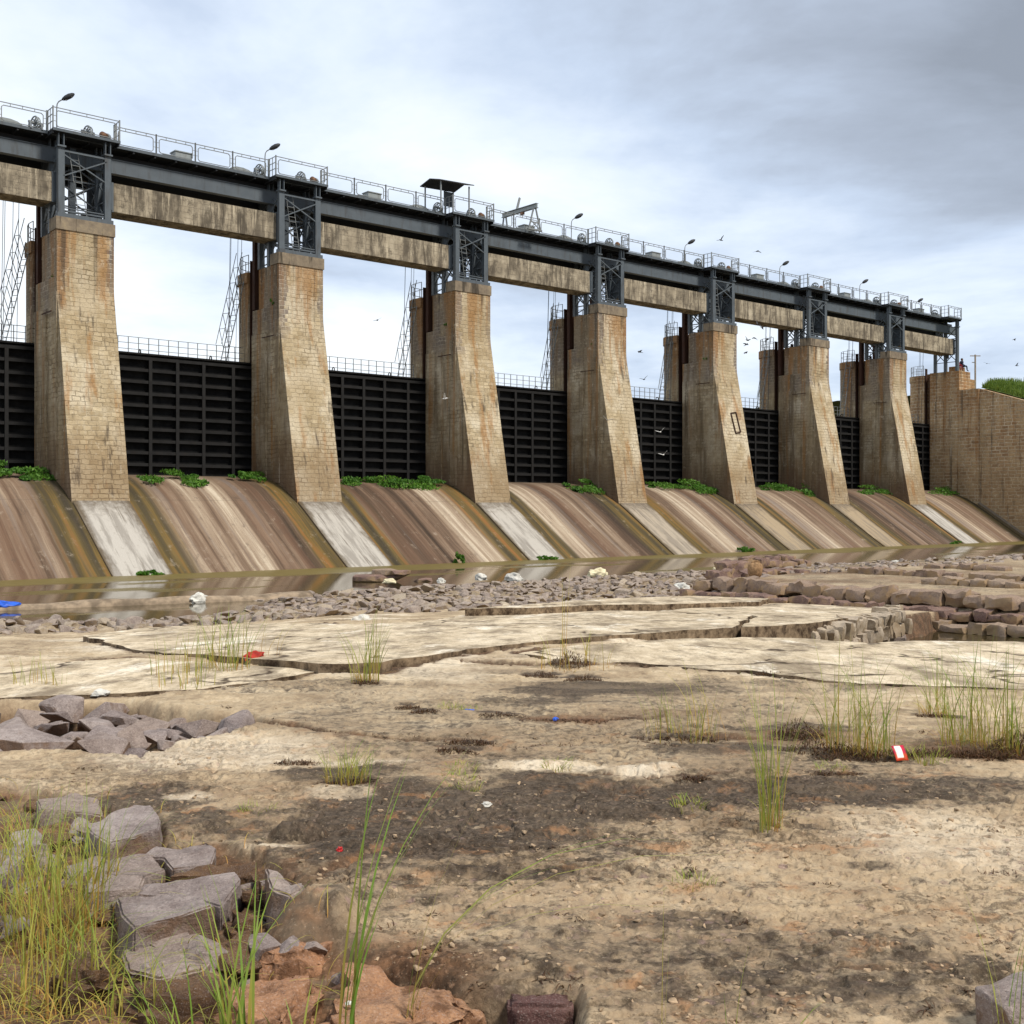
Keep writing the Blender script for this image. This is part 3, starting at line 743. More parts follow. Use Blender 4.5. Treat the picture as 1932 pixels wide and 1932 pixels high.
def build_plate(pts, cf, th, lab, seed):
    rnd = random.Random(seed); out = []
    n = len(pts)
    for i in range(n):
        (ax, ay), (bx, by) = pts[i], pts[(i+1) % n]; L = math.hypot(bx-ax, by-ay); m = max(1, int(L/.14))
        for k in range(m):
            q = k/m; x = ax+(bx-ax)*q; y = ay+(by-ay)*q
            j = .10*mnoise.fractal(Vector((x*1.3, y*1.3, seed)), 1, 2, 3) + .035*mnoise.noise(Vector((x*7, y*7, seed)))
            nx_, ny_ = (by-ay)/max(L,1e-6), -(bx-ax)/max(L,1e-6)
            out.append((x+nx_*j, y+ny_*j*1.2))
    ox = sum(p[0] for p in out)/len(out); oy = sum(p[1] for p in out)/len(out); oz = cf[0]+cf[1]*ox+cf[2]*oy
    bm = bmesh.new()
    top = [bm.verts.new((x-ox, y-oy, cf[0]+cf[1]*x+cf[2]*y-oz+.012*mnoise.noise(Vector((x*2.2, y*2.2, 3))))) for x, y in out]
    low = [bm.verts.new((x-ox+.04*mnoise.noise(Vector((x*6,y*6,9))), y-oy+.10*mnoise.noise(Vector((x*6,y*6,1))), v.co.z-th)) for (x, y), v in zip(out, top)]
    bm.faces.new(top)
    for i in range(len(top)): bm.faces.new((top[i], low[i], low[(i+1) % len(top)], top[(i+1) % len(top)]))
    bmesh.ops.recalc_face_normals(bm, faces=bm.faces[:])
    bmesh.ops.triangulate(bm, faces=[f for f in bm.faces if len(f.verts) > 4])
    me = bpy.data.meshes.new('rock_slab'); bm.to_mesh(me); bm.free()
    tag(link('rock_slab', me, M['slab'], None, (ox, oy, oz)), lab, 'rock slab')
for k_, (pts_, cf_, th_, lab_) in enumerate(PLATES): build_plate(pts_, cf_, th_, lab_, k_+1)

mb = MB(); mb.add([(-4000,-4000,-2.6),(4000,-4000,-2.6),(4000,4000,-2.6),(-4000,4000,-2.6)], [(0,1,2,3)])
tag(mb.build('ground', M['earth']), kind='structure')
mb = MB(); mb.add([(-70,-75,WATER),(95,-75,WATER),(95,-5.0,WATER),(-70,-5.0,WATER)], [(0,1,2,3)])
tag(mb.build('river_water', M['water'], None, D(0,0), TH), kind='structure')

# ------------------------------------------------------------------ spillway
PROF = [(-4.2,3.40),(-3.0,3.38),(-2.0,3.34),(-1.0,3.2),(0.0,2.92),(1.0,2.47),(2.0,1.88),(3.0,1.22),(4.0,.53),(5.0,-.15),(6.0,-.83),(6.8,-1.36),(8.0,-2.1)]
def prof_z(s): return float(np.interp(s, [p[0] for p in PROF], [p[1] for p in PROF]))
def slope_sheet(name, x0, x1, mat, parent, lift=0.0, s0=-4.2, nx=2):
    ss = [s for s in np.linspace(s0, 8.0, 40)]
    bm = bmesh.new(); l = bm.loops.layers.uv.new('m'); rows = []; L = []
    acc = 0; pv = None
    for s in ss:
        # smooth ogee through the profile
        z = (prof_z(s-.5) + prof_z(s) + prof_z(s+.5))/3 + lift
        if pv is not None: acc += math.hypot(s-pv[0], z-pv[1])
        pv = (s, z); L.append(acc + (s0+4.2))
        rows.append([bm.verts.new((x, -s, z)) for x in np.linspace(x0, x1, nx)])
    xs = list(np.linspace(x0, x1, nx))
    for i in range(len(ss)-1):
        for k in range(nx-1):
            f = bm.faces.new((rows[i][k], rows[i+1][k], rows[i+1][k+1], rows[i][k+1])); f.smooth = True
            for lp, (xx, vv) in zip(f.loops, ((xs[k],L[i]),(xs[k],L[i+1]),(xs[k+1],L[i+1]),(xs[k+1],L[i]))): lp[l].uv = (xx, vv)
    if lift > 0:       # side faces of the raised strip
        for k in (0, nx-1):
            low = [bm.verts.new((v[k].co.x, v[k].co.y, v[k].co.z-.4)) for v in rows]
            for i in range(len(ss)-1):
                f = bm.faces.new((rows[i][k], low[i], low[i+1], rows[i+1][k]))
                for lp in f.loops: lp[l].uv = (lp.vert.co.x, 5)
    me = bpy.data.meshes.new(name); bm.normal_update(); bm.to_mesh(me); bm.free()
    return link(name, me, mat, parent)

sp = thing('spillway', 'streaked concrete spillway slope running down from the gates to the water', 'spillway', D(0,0), TH)
starts = [-PITCH] + PIER_A[:-1]
for i, a0 in enumerate(starts):
    o = slope_sheet('chute', -.02, PIER_A[i] - 2.75 - a0 + .02, M['chute'], sp)
    o.location = (a0, 0, 0)
for i, a0 in enumerate(PIER_A[:-1]):
    o = slope_sheet('pier_footing', -2.72, -.03, M['strip'], sp, .10, 1.6)
    o.location = (a0, 0, 0)

# ------------------------------------------------------------------ piers
def semi(cx_, cy_, r, n=14): return [(cx_ + r*math.cos(math.pi*k/n), cy_ + r*math.sin(math.pi*k/n)) for k in range(n+1)]
FRONT = [(2.06,1.5),(1.99,1.9),(.28,10.7),(.10,11.6),(.03,12.0),(0,12.4)]
def ladder(p, q, w=.4, rung=.28, cage=False):
    mb = MB(); p, q = Vector(p), Vector(q); d = q-p
    side = d.normalized().cross(Vector((0,1,0))).normalized()*0 + Vector((0.35,-.94,0)).normalized()*(w/2)
    mb.bar(p-side, q-side, .04); mb.bar(p+side, q+side, .04)
    n = int(d.length/rung)
    for i in range(1, n):
        c = p + d*(i/n); mb.bar(c-side, c+side, .025)
    if cage:
        off = Vector((-.55, -.25, .1))
        mb.bar(p+off+Vector((0,0,.9)), q+off+Vector((0,0,.9)), .03); mb.bar(p+off+side*2+Vector((0,0,.9)), q+off+side*2+Vector((0,0,.9)), .03)
        for i in range(1, 6):
            c = p + d*(i/6); mb.bar(c-side, c+off+Vector((0,0,.9)), .025); mb.bar(c+side, c+off+side*2+Vector((0,0,.9)), .025)
            mb.bar(c+off+Vector((0,0,.9)), c+off+side*2+Vector((0,0,.9)), .025)
    return mb

def make_pier(label):
    t = thing('dam_pier', label, 'pier', D(PIER_A[0],0), TH, 'stone piers of the dam')
    mb = MB()
    mb.prism_x([(-s, z) for s, z in FRONT] + [(0,12.67),(3.0,12.67),(3.0,1.5)], -2.75, 0)
    mb.prism_x([(0.0,12.67),(.85,12.67),(.85,14.9),(0.0,14.9)], -2.75, 0)
    mb.box(-2.62, -.13, .85, 2.5, 12.67, 14.95)
    mb.box(-2.2, -.55, 2.5, 3.6, 12.67, 14.95)
    mb.box(-2.2, -.55, 3.0, 3.6, 1.5, 12.67)
    # shallow pilaster and rebate on the flank
    mb.box(-2.83, -2.75, 1.35, 2.95, 2.6, 11.3); mb.box(-2.81, -2.75, -.1, .55, 3.0, 11.9)
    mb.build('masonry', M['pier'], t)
    n = MB(); n.prism_z([(0,3.5),(0,4.3)] + semi(-1.375, 4.3, 1.375)[1:-1] + [(-2.75,4.3),(-2.75,3.5)], 1.5, 14.35)
    n.prism_z([(.07,3.5),(.07,4.3)] + semi(-1.375, 4.3, 1.445)[1:-1] + [(-2.82,4.3),(-2.82,3.5)], 14.35, 14.95)
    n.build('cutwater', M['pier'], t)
    c = MB(); c.box(-2.80, .05, -.05, .9, 14.9, 15.5); c.build('cap', M['cap'], t)
    for s_ in (-1, 1):
        x0 = -2.75 if s_ < 0 else -.55
        g_ = MB(); g_.box(x0+.05, x0+.5, 2.85 if s_ < 0 else 2.9, 3.12, 12.75, 16.6); g_.box(x0+.06, x0+.48, 3.02, 3.08, 3.3, 12.75)
        g_.box(x0+.1, x0+.46, 3.44, 3.5, 3.3, 15.6)
        g_.build('gate_guide', M['rust'], t)
    r = MB()
    pts = [(-2.68,3.6),(-2.68,4.3)] + [( -1.375 + 1.3*math.cos(math.pi - math.pi*k/8), 4.3+1.3*math.sin(math.pi*k/8)) for k in range(1, 8)] + [(-.07,4.3),(-.07,3.6)]
    for x, y in pts: r.bar((x,y,14.95),(x,y,15.95), .035)
    for h in (15.45, 15.95):
        for p, q in zip(pts[:-1], pts[1:]): r.bar((*p,h),(*q,h), .03)
    r.build('nose_railing', M['rail'], t)
    ladder((-4.0,4.1,9.75), (-2.75,4.1,15.0), .42, .3, True).build('access_ladder', M['rail'], t)
    b = MB(); b.bar((-2.95,1.5,11.0),(-2.95,.2,11.0), .05); b.build('flank_bracket', M['rust'], t)
    return t
ORD = ['first','second','third','fourth','fifth','sixth','seventh']
PL = ['widest ochre stone pier, nearest the left edge of the picture', 'tall ochre stone pier under the second lamp, dark run stain below its cap',
      'stone pier standing under the small roofed shelter on the deck', 'stone pier just right of the deck crane, fourth from the left',
      'stone pier with a rectangular framed patch on its sloping face', 'slim stone pier, second from the right among the free-standing piers',
      'narrowest stone pier, the last before the wing wall on the right']
pier0 = make_pier(PL[0])
for i in range(1, 7): 
    p = dup(pier0, D(PIER_A[i],0), TH, PL[i])
    if i == 4:
        mb = MB()
        def ff(x, z): 
            s_ = float(np.interp(z, [q[1] for q in FRONT], [q[0] for q in FRONT])); return (x, -s_-.03, z)
        for A, B in (((-1.55,8.75),(-.95,8.85)),((-.95,8.85),(-.75,7.35)),((-.75,7.35),(-1.35,7.25)),((-1.35,7.25),(-1.55,8.75))): mb.bar(ff(*A), ff(*B), .09, .08)
        mb.build('framed_patch', M['rust'], p)

# ------------------------------------------------------------------ steel towers
def make_tower(label, X2=(-2.5, -.25)):
    t = thing('steel_tower', label, 'steel tower', D(PIER_A[0],0), TH, 'lattice towers on the piers')
    one = len(X2) == 1; Y3 = ((.22,14.7),(1.4,14.7),(2.45,14.7)) if one else ((.22,15.5),(1.4,14.95),(2.45,14.95))
    for x in X2:
        for y, zb in Y3:
            m_ = MB(); m_.box(x-.16, x+.16, y-.11, y-.08, zb, 18.9); m_.box(x-.16, x+.16, y+.08, y+.11, zb, 18.9); m_.box(x-.02, x+.02, y-.08, y+.08, zb, 18.9)
            m_.box(x-.165, x-.14, y-.11, y+.11, zb, 18.9) if x < -1 else m_.box(x+.14, x+.165, y-.11, y+.11, zb, 18.9)
            m_.box(x-.2, x+.2, y-.2, y+.2, 18.85, 18.93); m_.box(x-.14, x-.10, y-.13, y+.13, 18.93, 19.5); m_.box(x+.10, x+.14, y-.13, y+.13, 18.93, 19.5)
            m_.build('column', M['steel'], t)
    for P_, Q_, w_ in () if one else (((-2.4,.16,18.7),(-.3,.16,18.7),.08),((-2.34,.2,15.85),(-.36,.2,15.85),.07),((-2.34,.2,16.0),(-.36,.2,15.98),.05)):
        b = MB(); b.bar(P_, Q_, w_); b.build('front_strut', M['steel'], t)
    b = MB()
    b.bar((-2.4,.16,18.55),(-.3,.16,17.5), .06); b.bar((-2.4,.14,17.5),(-.3,.14,18.55), .06)
    if not one: b.build('front_brace', M['steel'], t)
    for xi, x in enumerate(X2):
        for (y0, zb), (y1, zb2) in zip(Y3[:-1], Y3[1:]):
            s_ = MB(); z = 15.6; dz = 1.1
            while z + dz < 19.2:
                s_.bar((x,y0,z),(x,y1,z+dz), .06); s_.bar((x,y0,z+dz),(x,y1,z), .06); s_.bar((x,y0,z),(x,y1,z), .06); z += dz
            s_.build('side_brace', M['steel'], t)
    for y in () if one else (1.4, 2.45):
        s_ = MB(); z = 15.1; dz = 1.3
        while z + dz < 19.2:
            s_.bar((X2[0],y,z),(X2[1],y,z+dz), .06); s_.bar((X2[0],y,z+dz),(X2[1],y,z), .06); s_.bar((X2[0],y,z),(X2[1],y,z), .06); z += dz
        s_.build('rear_brace', M['steel'], t)
    if one: return t
    c = MB(); c.box(-1.62, -1.34, 1.42, 1.75, 14.95, 19.3); c.build('centre_post', M['steel'], t)
    f = MB(); f.box(-2.72, -.03, -.02, .36, 15.5, 15.7); f.build('base_beam', M['steel_lt'] if False else M['steel'], t)
    l = MB()
    for sx in (-1.75, -1.35): l.bar((sx-.15,.75,18.9),(sx+.35,.75,15.5), .03)
    for k in range(12):
        q = k/12; z = 15.6 + q*3.2; xx = .35-.5*q
        l.bar((-1.75+xx,.75,z),(-1.35+xx,.75,z), .025)
    l.build('ladder', M['rail'], t)
    return t
tower0 = make_tower('grey lattice tower on the widest pier at the left')
TLs = ['on the second pier, under the second lamp','on the third pier, below the roofed shelter','on the fourth pier, right of the deck crane','on the pier with the framed patch','on the sixth pier from the left','on the narrowest pier beside the last gate']
for i in range(1, 7): dup(tower0, D(PIER_A[i],0), TH, 'grey lattice tower ' + TLs[i-1])
et = make_tower('flat grey lattice frame carrying the far right end of the deck', (-2.5,)); et.location = D(PIER_A[7]-.1, -.05)

# ------------------------------------------------------------------ gates and counterweights
BAY = ['left of the widest pier, cut by the picture edge'] + ['between the %s and %s piers from the left' % (ORD[i], ORD[i+1]) for i in range(6)] + ['between the narrowest pier and the wing wall']
GH = (3.15, 9.7)
def make_gate(label):
    W = 9.25
    t = thing('sluice_gate', label, 'sluice gate', D(0,0), TH, 'black sluice gates')
    m_ = MB(); m_.box(-.42, W+.42, 3.26, 3.34, GH[0], GH[1]); m_.build('skin_plate', M['gate'], t)
    for k in range(11):
        z = GH[0] + .08 + k*(GH[1]-GH[0]-.35)/10
        b = MB(); b.box(.02, W-.02, 2.96, 3.0, z-.01, z+.15); b.box(.02, W-.02, 3.0, 3.26, z+.05, z+.08); b.build('horizontal_beam', M['gatebeam'], t)
    for x in (1.35, 3.1, 4.6, 6.1, 7.85):
        b = MB(); b.box(x-.09, x+.09, 2.92, 2.956, GH[0]+.1, GH[1]-.25); b.box(x-.02, x+.02, 3.0, 3.26, GH[0]+.1, GH[1]-.1); b.build('vertical_rib', M['gatebeam'], t)
    b = MB(); b.box(-.1, W+.1, 3.05, 4.2, GH[1], GH[1]+.09)
    for x in (2.6, 6.6): b.ring((x, 3.15, GH[1]+.15), (1,0,0), .12, .035, 10, 4)
    b.build('walkway', M['gate'], t)
    r = MB()
    for h in (.32, .64, .96): r.bar((.1,4.15,GH[1]+.09+h),(W-.1,4.15,GH[1]+.09+h), .028)
    for k in range(17): r.bar((.15+k*.56,4.15,GH[1]+.09),(.15+k*.56,4.15,GH[1]+1.05), .035)
    r.build('railing', M['rail'], t)
    for x, y in ((W-1.55,3.3),(W-1.40,3.5),(W-1.08,3.3),(W-.75,3.5),(.42,3.3),(.58,3.5)):
        p = MB(); p.tube([(x,y,GH[1]+.1),(x+.05,y-.3,19.3)], .014, 5); p.build('rope', M['dark'], t)
    return t
gate0 = make_gate('black ribbed sluice gate ' + BAY[0]); gate0.location = D(-PITCH, 0)
gates = [gate0]
for i in range(7): gates.append(dup(gate0, D(PIER_A[i],0), TH, 'black ribbed sluice gate ' + BAY[i+1]))

def make_cw(label):
    t = thing('counterweight', label, 'counterweight', D(0,0), TH, 'concrete counterweights under the deck')
    x0, x1 = -.1, 9.5
    m_ = MB(); m_.box(x0+.3, x1-.3, .58, 1.95, 16.3, 17.72); m_.build('beam', M['cw'], t)
    for a_, b_ in ((x0, x0+.3), (x1-.3, x1)):
        e = MB(); e.box(a_, b_, .56, 1.97, 16.28, 17.74); e.box(a_+.08, b_-.08, .5, .56, 16.35, 17.7); e.box(a_+.1, a_+.2, 1.1, 1.3, 15.95, 16.28); e.build('end_frame', M['steel'], t)
    return t
cw0 = make_cw('stained concrete counterweight beam ' + BAY[0]); cw0.location = D(-PITCH,0)
for i in range(7): dup(cw0, D(PIER_A[i],0), TH, 'stained concrete counterweight beam ' + BAY[i+1])

# ------------------------------------------------------------------ deck
DZ = 19.65
deck = thing('service_bridge', 'long grey steel service bridge carried across all the towers', 'bridge', D(0,0), TH)
mb = MB(); mb.box(-16, 82.2, .72, 4.3, DZ-.09, DZ)
x = -15.5
while x < 81.5:
    mb.box(x-.04, x+.04, .74, 4.2, DZ-.22, DZ-.09); x += 1.12
mb.build('deck_plate', M['dark'], deck)
edge = MB(); edge.box(-16, 81.75, .69, .72, DZ-.12, DZ+.03); edge.build('edge_strip', M['steel'], deck)
for i in range(8):
    a0 = (-16 if i == 0 else PIER_A[i-1]-1.4); a1 = PIER_A[i]-1.4 if i < 7 else 82.9
    g_ = MB()
    wb = MB(); wb.box(a0, a1-.01, 1.62, 1.66, 19.07, DZ-.22); wb.build('upper_web', M['dark'], deck)  # dark steel colour stands in for the deck's shadow on this web
    g_.box(a0, a1-.01, 1.12, 1.15, 18.38, 19.04); g_.box(a0, a1-.01, 1.08, 1.45, 18.35, 18.38); g_.box(a0, a1-.01, 1.08, 1.45, 19.04, 19.07)
    g_.build('front_girder', M['steel'], deck)
    g_ = MB()
    for y in (2.5, 3.9): g_.box(a0, a1-.01, y, y+.04, 18.1, DZ-.22); g_.box(a0, a1-.01, y-.15, y+.19, 18.07, 18.1)
    g_.build('rear_girder', M['dark'], deck)
for a in PIER_A:
    p = MB()
    x0, x1 = (a-2.95, a+.32) if a < 80 else (79.3, 81.75)
    p.box(x0, x1, .0, .72, DZ-.09, DZ); p.box(x0+.02, x0+.08, .05, 1.3, DZ-.22, DZ-.09); p.box(x1-.08, x1-.02, .05, 1.3, DZ-.22, DZ-.09)
    p.build('platform', M['dark'], deck)
    e = MB(); e.box(x0, x1, -.03, .0, DZ-.10, DZ+.03); e.build('edge_strip', M['steel'], deck)

def rail_panel(p, q, top=.95):
    mb = MB(); p, q = Vector(p), Vector(q); d = (q-p); L = d.length; d.normalize(); u = Vector((0,0,1))
    mb.bar(p, p+u*(top+.06), .06); mb.bar(q, q+u*(top+.06), .06)
    mb.bar(p+u*top, q+u*top, .035); mb.bar(p+u*(top-.03)+d*0, p+u*(top-.03)+d*.01, .03)
    h1 = top-.14; g_ = .16
    mb.bar(p+u*h1+d*(g_+.08), q+u*h1-d*(g_+.08), .035); mb.bar(p+u*.1+d*(g_+.08), q+u*.1-d*(g_+.08), .035)
    for e, s_ in ((p, 1), (q, -1)):
        c = e + d*(s_*g_)
        mb.bar(c+u*.18, c+u*(h1-.08), .035); mb.bar(c+u*(h1-.08), c+u*h1+d*(s_*.09), .035); mb.bar(c+u*.18, c+u*.1+d*(s_*.09), .035)
        for hh in (.35,.6): mb.bar(e+u*hh, c+u*hh, .02)
    for k in (.25, .5, .75): mb.bar(p+d*(L*k)+u*h1, p+d*(L*k)+u*top, .025)
    return mb
def rail_run(a0, a1, y, n):
    for k in range(n):
        A = a0+(a1-a0)*k/n; B = a0+(a1-a0)*(k+1)/n
        rail_panel((A,y,DZ),(B,y,DZ)).build('railing_panel', M['rail'], deck)
rail_run(-12.0+.15, PIER_A[0]-2.97, .76, 4)
for i in range(7): rail_run(PIER_A[i]+.36, (PIER_A[i+1]-2.97) if i < 6 else 79.28, .76, 4)
for i, a in enumerate(PIER_A):
    x0, x1 = (a-2.92, a+.29) if a < 80 else (79.33, 81.72)
    rail_panel((x0,.03,DZ),(x1,.03,DZ), 1.0).build('railing_panel', M['rail'], deck)
    r = MB()
    for xx in (x0, x1):
        for hh in (.35,.68,1.0): r.bar((xx,.03,DZ+hh),(xx,.76,DZ+hh), .03)
        r.bar((xx,.4,DZ),(xx,.4,DZ+1.0), .03); r.bar((xx,.74,DZ),(xx,.74,DZ+1.0), .05)
    r.build('railing_return', M['rail'], deck)

# ------------------------------------------------------------------ things on the deck
def make_lamp(label):
    t = thing('street_lamp', label, 'street lamp', (0,0,0), TH, 'lamps along the service bridge')
    p = MB(); p.tube([(0,0,0),(0,0,1.15),(.02,0,1.32),(.10,0,1.46),(.24,0,1.55)], .03, 6); p.build('pole', M['rail'], t)
    h = MB(); pts = []
    ax = Vector((.86,0,.5)); c = Vector((.24,0,1.55))
    prof = [(.0,.04),(.06,.08),(.2,.125),(.40,.135),(.58,.09),(.66,.03)]
    rings = []
    for d_, r_ in prof: rings.append((c+ax*d_, r_))
    h.tube([q for q, _ in rings], [r_ for _, r_ in rings], 8); h.build('lamp_head', M['dark'], t, smooth=True)
    g_ = MB(); a_ = c+ax*.14+Vector((.04,0,-.085)); b_ = c+ax*.5+Vector((.04,0,-.085)); g_.bar(a_, b_, .11, .03); g_.build('lamp_glass', M['lampglass'], t)
    return t
LAMPS = [(107,.5,'at the left end of the bridge, highest in the picture',1.0), (500,.9,'above the second pier from the left',1.0), (1078,.9,'between the deck crane and the fourth pier',1.0),
         (1292,.9,'above the bay left of the framed-patch pier',1.0), (1471,.9,'above the bay left of the sixth pier',1.0), (1622,.9,'above the bay left of the narrowest pier',1.0), (1727,2.6,'near the far right end of the bridge, smallest of all',.95)]
lamp0 = None
for u, y, txt, sc in LAMPS:
    a = solve_a(u, y); lab = 'curved-neck lamp ' + txt
    if lamp0 is None: lamp0 = make_lamp(lab); l_ = lamp0
    else: l_ = dup(lamp0, label=lab)
    l_.location = D(a, -y, DZ); l_.rotation_euler = (0,0,TH - .5)

def make_wheel(label):
    t = thing('gear_wheel', label, 'gear wheel', (0,0,0), TH, 'gear wheels of the hoists')
    w = MB(); w.ring((0,0,.33), (1,.25,0), .30, .035, 18, 5); w.ring((.12,.03,.33), (1,.25,0), .27, .03, 18, 5); w.build('rim', M['steel_lt'], t)
    s_ = MB()
    for k in range(4):
        ang = math.pi*k/4
        v = Vector((-.24,.97,0))*math.cos(ang)*.3 + Vector((0,0,1))*math.sin(ang)*.3
        s_.bar(Vector((.05,0,.33))-v, Vector((.05,0,.33))+v, .04)
    s_.bar((-.3,-.05,.33),(.4,.1,.33), .09); s_.build('spokes', M['rail'], t)
    b = MB(); b.prism_x([(-.2,0),(.2,0),(.07,.36),(-.07,.36)], .26, .34); b.prism_x([(-.2,0),(.2,0),(.07,.36),(-.07,.36)], -.26, -.18); b.build('bearing_stand', M['steel'], t)
    return t
WN = ['widest','second','third','fourth','fifth','sixth','narrowest']
w0 = None
def put_wheel(a, y, lab):
    global w0
    if w0 is None: w0 = make_wheel(lab); o = w0
    else: o = dup(w0, label=lab)
    o.location = D(a, -y, DZ); o.rotation_euler = (0,0,TH)
def make_motor(label):
    t = thing('hoist_motor', label, 'motor', (0,0,0), TH, 'hoist motors on the tower platforms')
    m_ = MB(); m_.tube([(-.28,0,.42),(-.2,0,.42),(.2,0,.42),(.3,0,.42)], [.15,.21,.21,.12], 12); m_.build('motor_body', M['motor'], t, smooth=True)
    d = MB(); d.tube([(.32,0,.44),(.36,0,.44),(.5,0,.44)], [.2,.24,.22], 12); d.build('brake_drum', M['steel_lt'], t)
    b = MB(); b.box(-.25,.5,-.18,.18,0,.1); b.box(-.18,.18,-.08,.08,.1,.28); b.box(.36,.46,-.06,.06,.1,.3); b.build('bed_plate', M['steel'], t)
    return t
mot0 = None
for i in range(7):
    put_wheel(PIER_A[i]-1.1, .6, 'spoked gear wheel in the middle of the platform over the %s pier' % WN[i])
    put_wheel(PIER_A[i]-3.5, .85, 'spoked gear wheel at the left corner of the platform over the %s pier' % WN[i])
    lab = 'round brown hoist motor at the right end of the platform over the %s pier' % WN[i]
    if mot0 is None: mot0 = make_motor(lab); o = mot0
    else: o = dup(mot0, label=lab)
    o.scale = (.75,)*3; o.location = D(PIER_A[i]-.3, -.55, DZ); o.rotation_euler = (0,0,TH+.6)
put_wheel(78.6, 1.0, 'spoked gear wheel near the far end of the bridge')

def make_cabinet(label):
    t = thing('control_cabinet', label, 'cabinet', (0,0,0), TH, 'hoist cabinets on the bridge')
    b = MB(); b.box(-.45,.45,-.3,.3,0.0,.40); b.build('casing', M['steel_lt'], t)
    l = MB(); l.box(-.49,.49,-.34,.34,.40,.45); l.build('lid', M['steel_lt'], t)
    d = MB(); d.box(-1.1,-.5,-.2,.2,0,.14); d.build('side_box', M['steel'], t)
    return t
def make_cover(label):
    t = thing('drum_cover', label, 'drum cover', (0,0,0), TH, 'humped drum covers on the bridge')
    c = MB(); prof = [(-.85,0),(.85,0),(.78,.16),(.55,.3),(.15,.38),(-.3,.38),(-.62,.28),(-.8,.12)]
    n = len(prof); c.add([(x_, -.3, z_) for x_, z_ in prof]+[(x_, .3, z_) for x_, z_ in prof], [tuple(range(n)), tuple(range(2*n-1,n-1,-1))]+[(i,(i+1)%n,n+(i+1)%n,n+i) for i in range(n)])
    c.build('hood', M['steel_lt'], t)
    f = MB(); f.bar((-.95,-.36,.05),(.95,-.36,.05), .05); f.bar((-.95,.36,.05),(.95,.36,.05), .05); f.build('skid', M['steel'], t)
    return t
cab0 = cov0 = None
for i in range(8):
    a = (-PITCH if i == 0 else PIER_A[i-1])
    if i > 0:
        lab = 'pale metal hoist cabinet on the bridge ' + BAY[i]
        o = make_cabinet(lab) if cab0 is None else dup(cab0, label=lab)
        cab0 = cab0 or o; o.location = D(a+4.0, -1.15, DZ); o.rotation_euler = (0,0,TH)
    lab = 'humped drum cover on the deck ' + BAY[i].replace(' from the left','')
    o = make_cover(lab) if cov0 is None else dup(cov0, label=lab)
    cov0 = cov0 or o; o.scale = (.85,.85,.8); o.location = D(a+7.3, -1.2, DZ); o.rotation_euler = (0,0,TH)

# roofed shelter
sa = solve_a(848, .4)
t = thing('deck_shelter', 'small open shelter with a dark sloping sheet roof on the bridge', 'shelter', D(sa, -.3, DZ), TH)
mb = MB(); rz = 1.62
vs = [(-1.35,-.7,rz),(1.3,-.7,rz+.12),(1.3,1.3,rz+.12),(-1.35,1.3,rz)]; rid = [(-1.35,.3,rz+.25),(1.3,.3,rz+.37)]
V = [vs[0],vs[1],rid[1],rid[0],vs[3],vs[2]]; up = [(x_,y_,z_+.05) for x_,y_,z_ in V]
mb.add(V+up, [(0,1,2,3),(3,2,5,4),(6,9,8,7),(9,10,11,8),(0,6,7,1),(4,5,11,10),(0,3,9,6),(3,4,10,9),(1,7,8,2),(2,8,11,5)])
mb.build('roof', M['dark'], t)
for x_, y_ in ((-1.1,-.5),(1.05,-.5),(-1.1,1.1),(1.05,1.1)):
    p = MB(); p.bar((x_,y_,0),(x_,y_,rz+.06), .07); p.build('post', M['rail'], t)
p = MB(); p.box(.3,1.04,1.06,1.09,.7,1.62); p.build('back_panel', M['steel'], t)

# gantry crane
ca = solve_a(985, 1.6)
t = thing('gantry_crane', 'small grey gantry crane standing on the bridge right of the shelter', 'crane', D(ca, -1.6, DZ), TH)
for y_, hgt in ((-1.25, 1.45), (1.75, 1.45)):
    l = MB(); w_ = .5 if y_ < 0 else .32
    l.bar((-w_,y_,.08),(-.1,y_,hgt), .08); l.bar((w_,y_,.08),(.1,y_,hgt), .08); l.bar((-w_*.7,y_,.55),(w_*.7,y_,.55), .06)
    l.bar((-w_,y_,.1),(w_*.6,y_,.62), .05); l.bar((w_,y_,.1),(-w_*.6,y_,.62), .05)
    l.box(-w_-.1, w_+.1, y_-.07, y_+.07, .02, .12)
    l.build('leg_frame', M['rail'], t)
b = MB(); b.box(-.11,.11,-1.5,2.0,1.45,1.48); b.box(-.03,.03,-1.5,2.0,1.48,1.72); b.box(-.11,.11,-1.5,2.0,1.72,1.75); b.build('beam', M['steel_lt'], t)
h = MB(); h.box(-.09,.09,-.15,.1,1.28,1.44); h.bar((0,-.02,1.28),(0,-.02,1.05), .03); h.build('hook_block', M['motor'], t)
m_ = MB(); m_.bar((-.05,.5,1.76),(.2,.5,2.55), .07); m_.bar((.2,.72,1.76),(.45,.72,2.6), .07); m_.build('raised_arm', M['rail'], t)

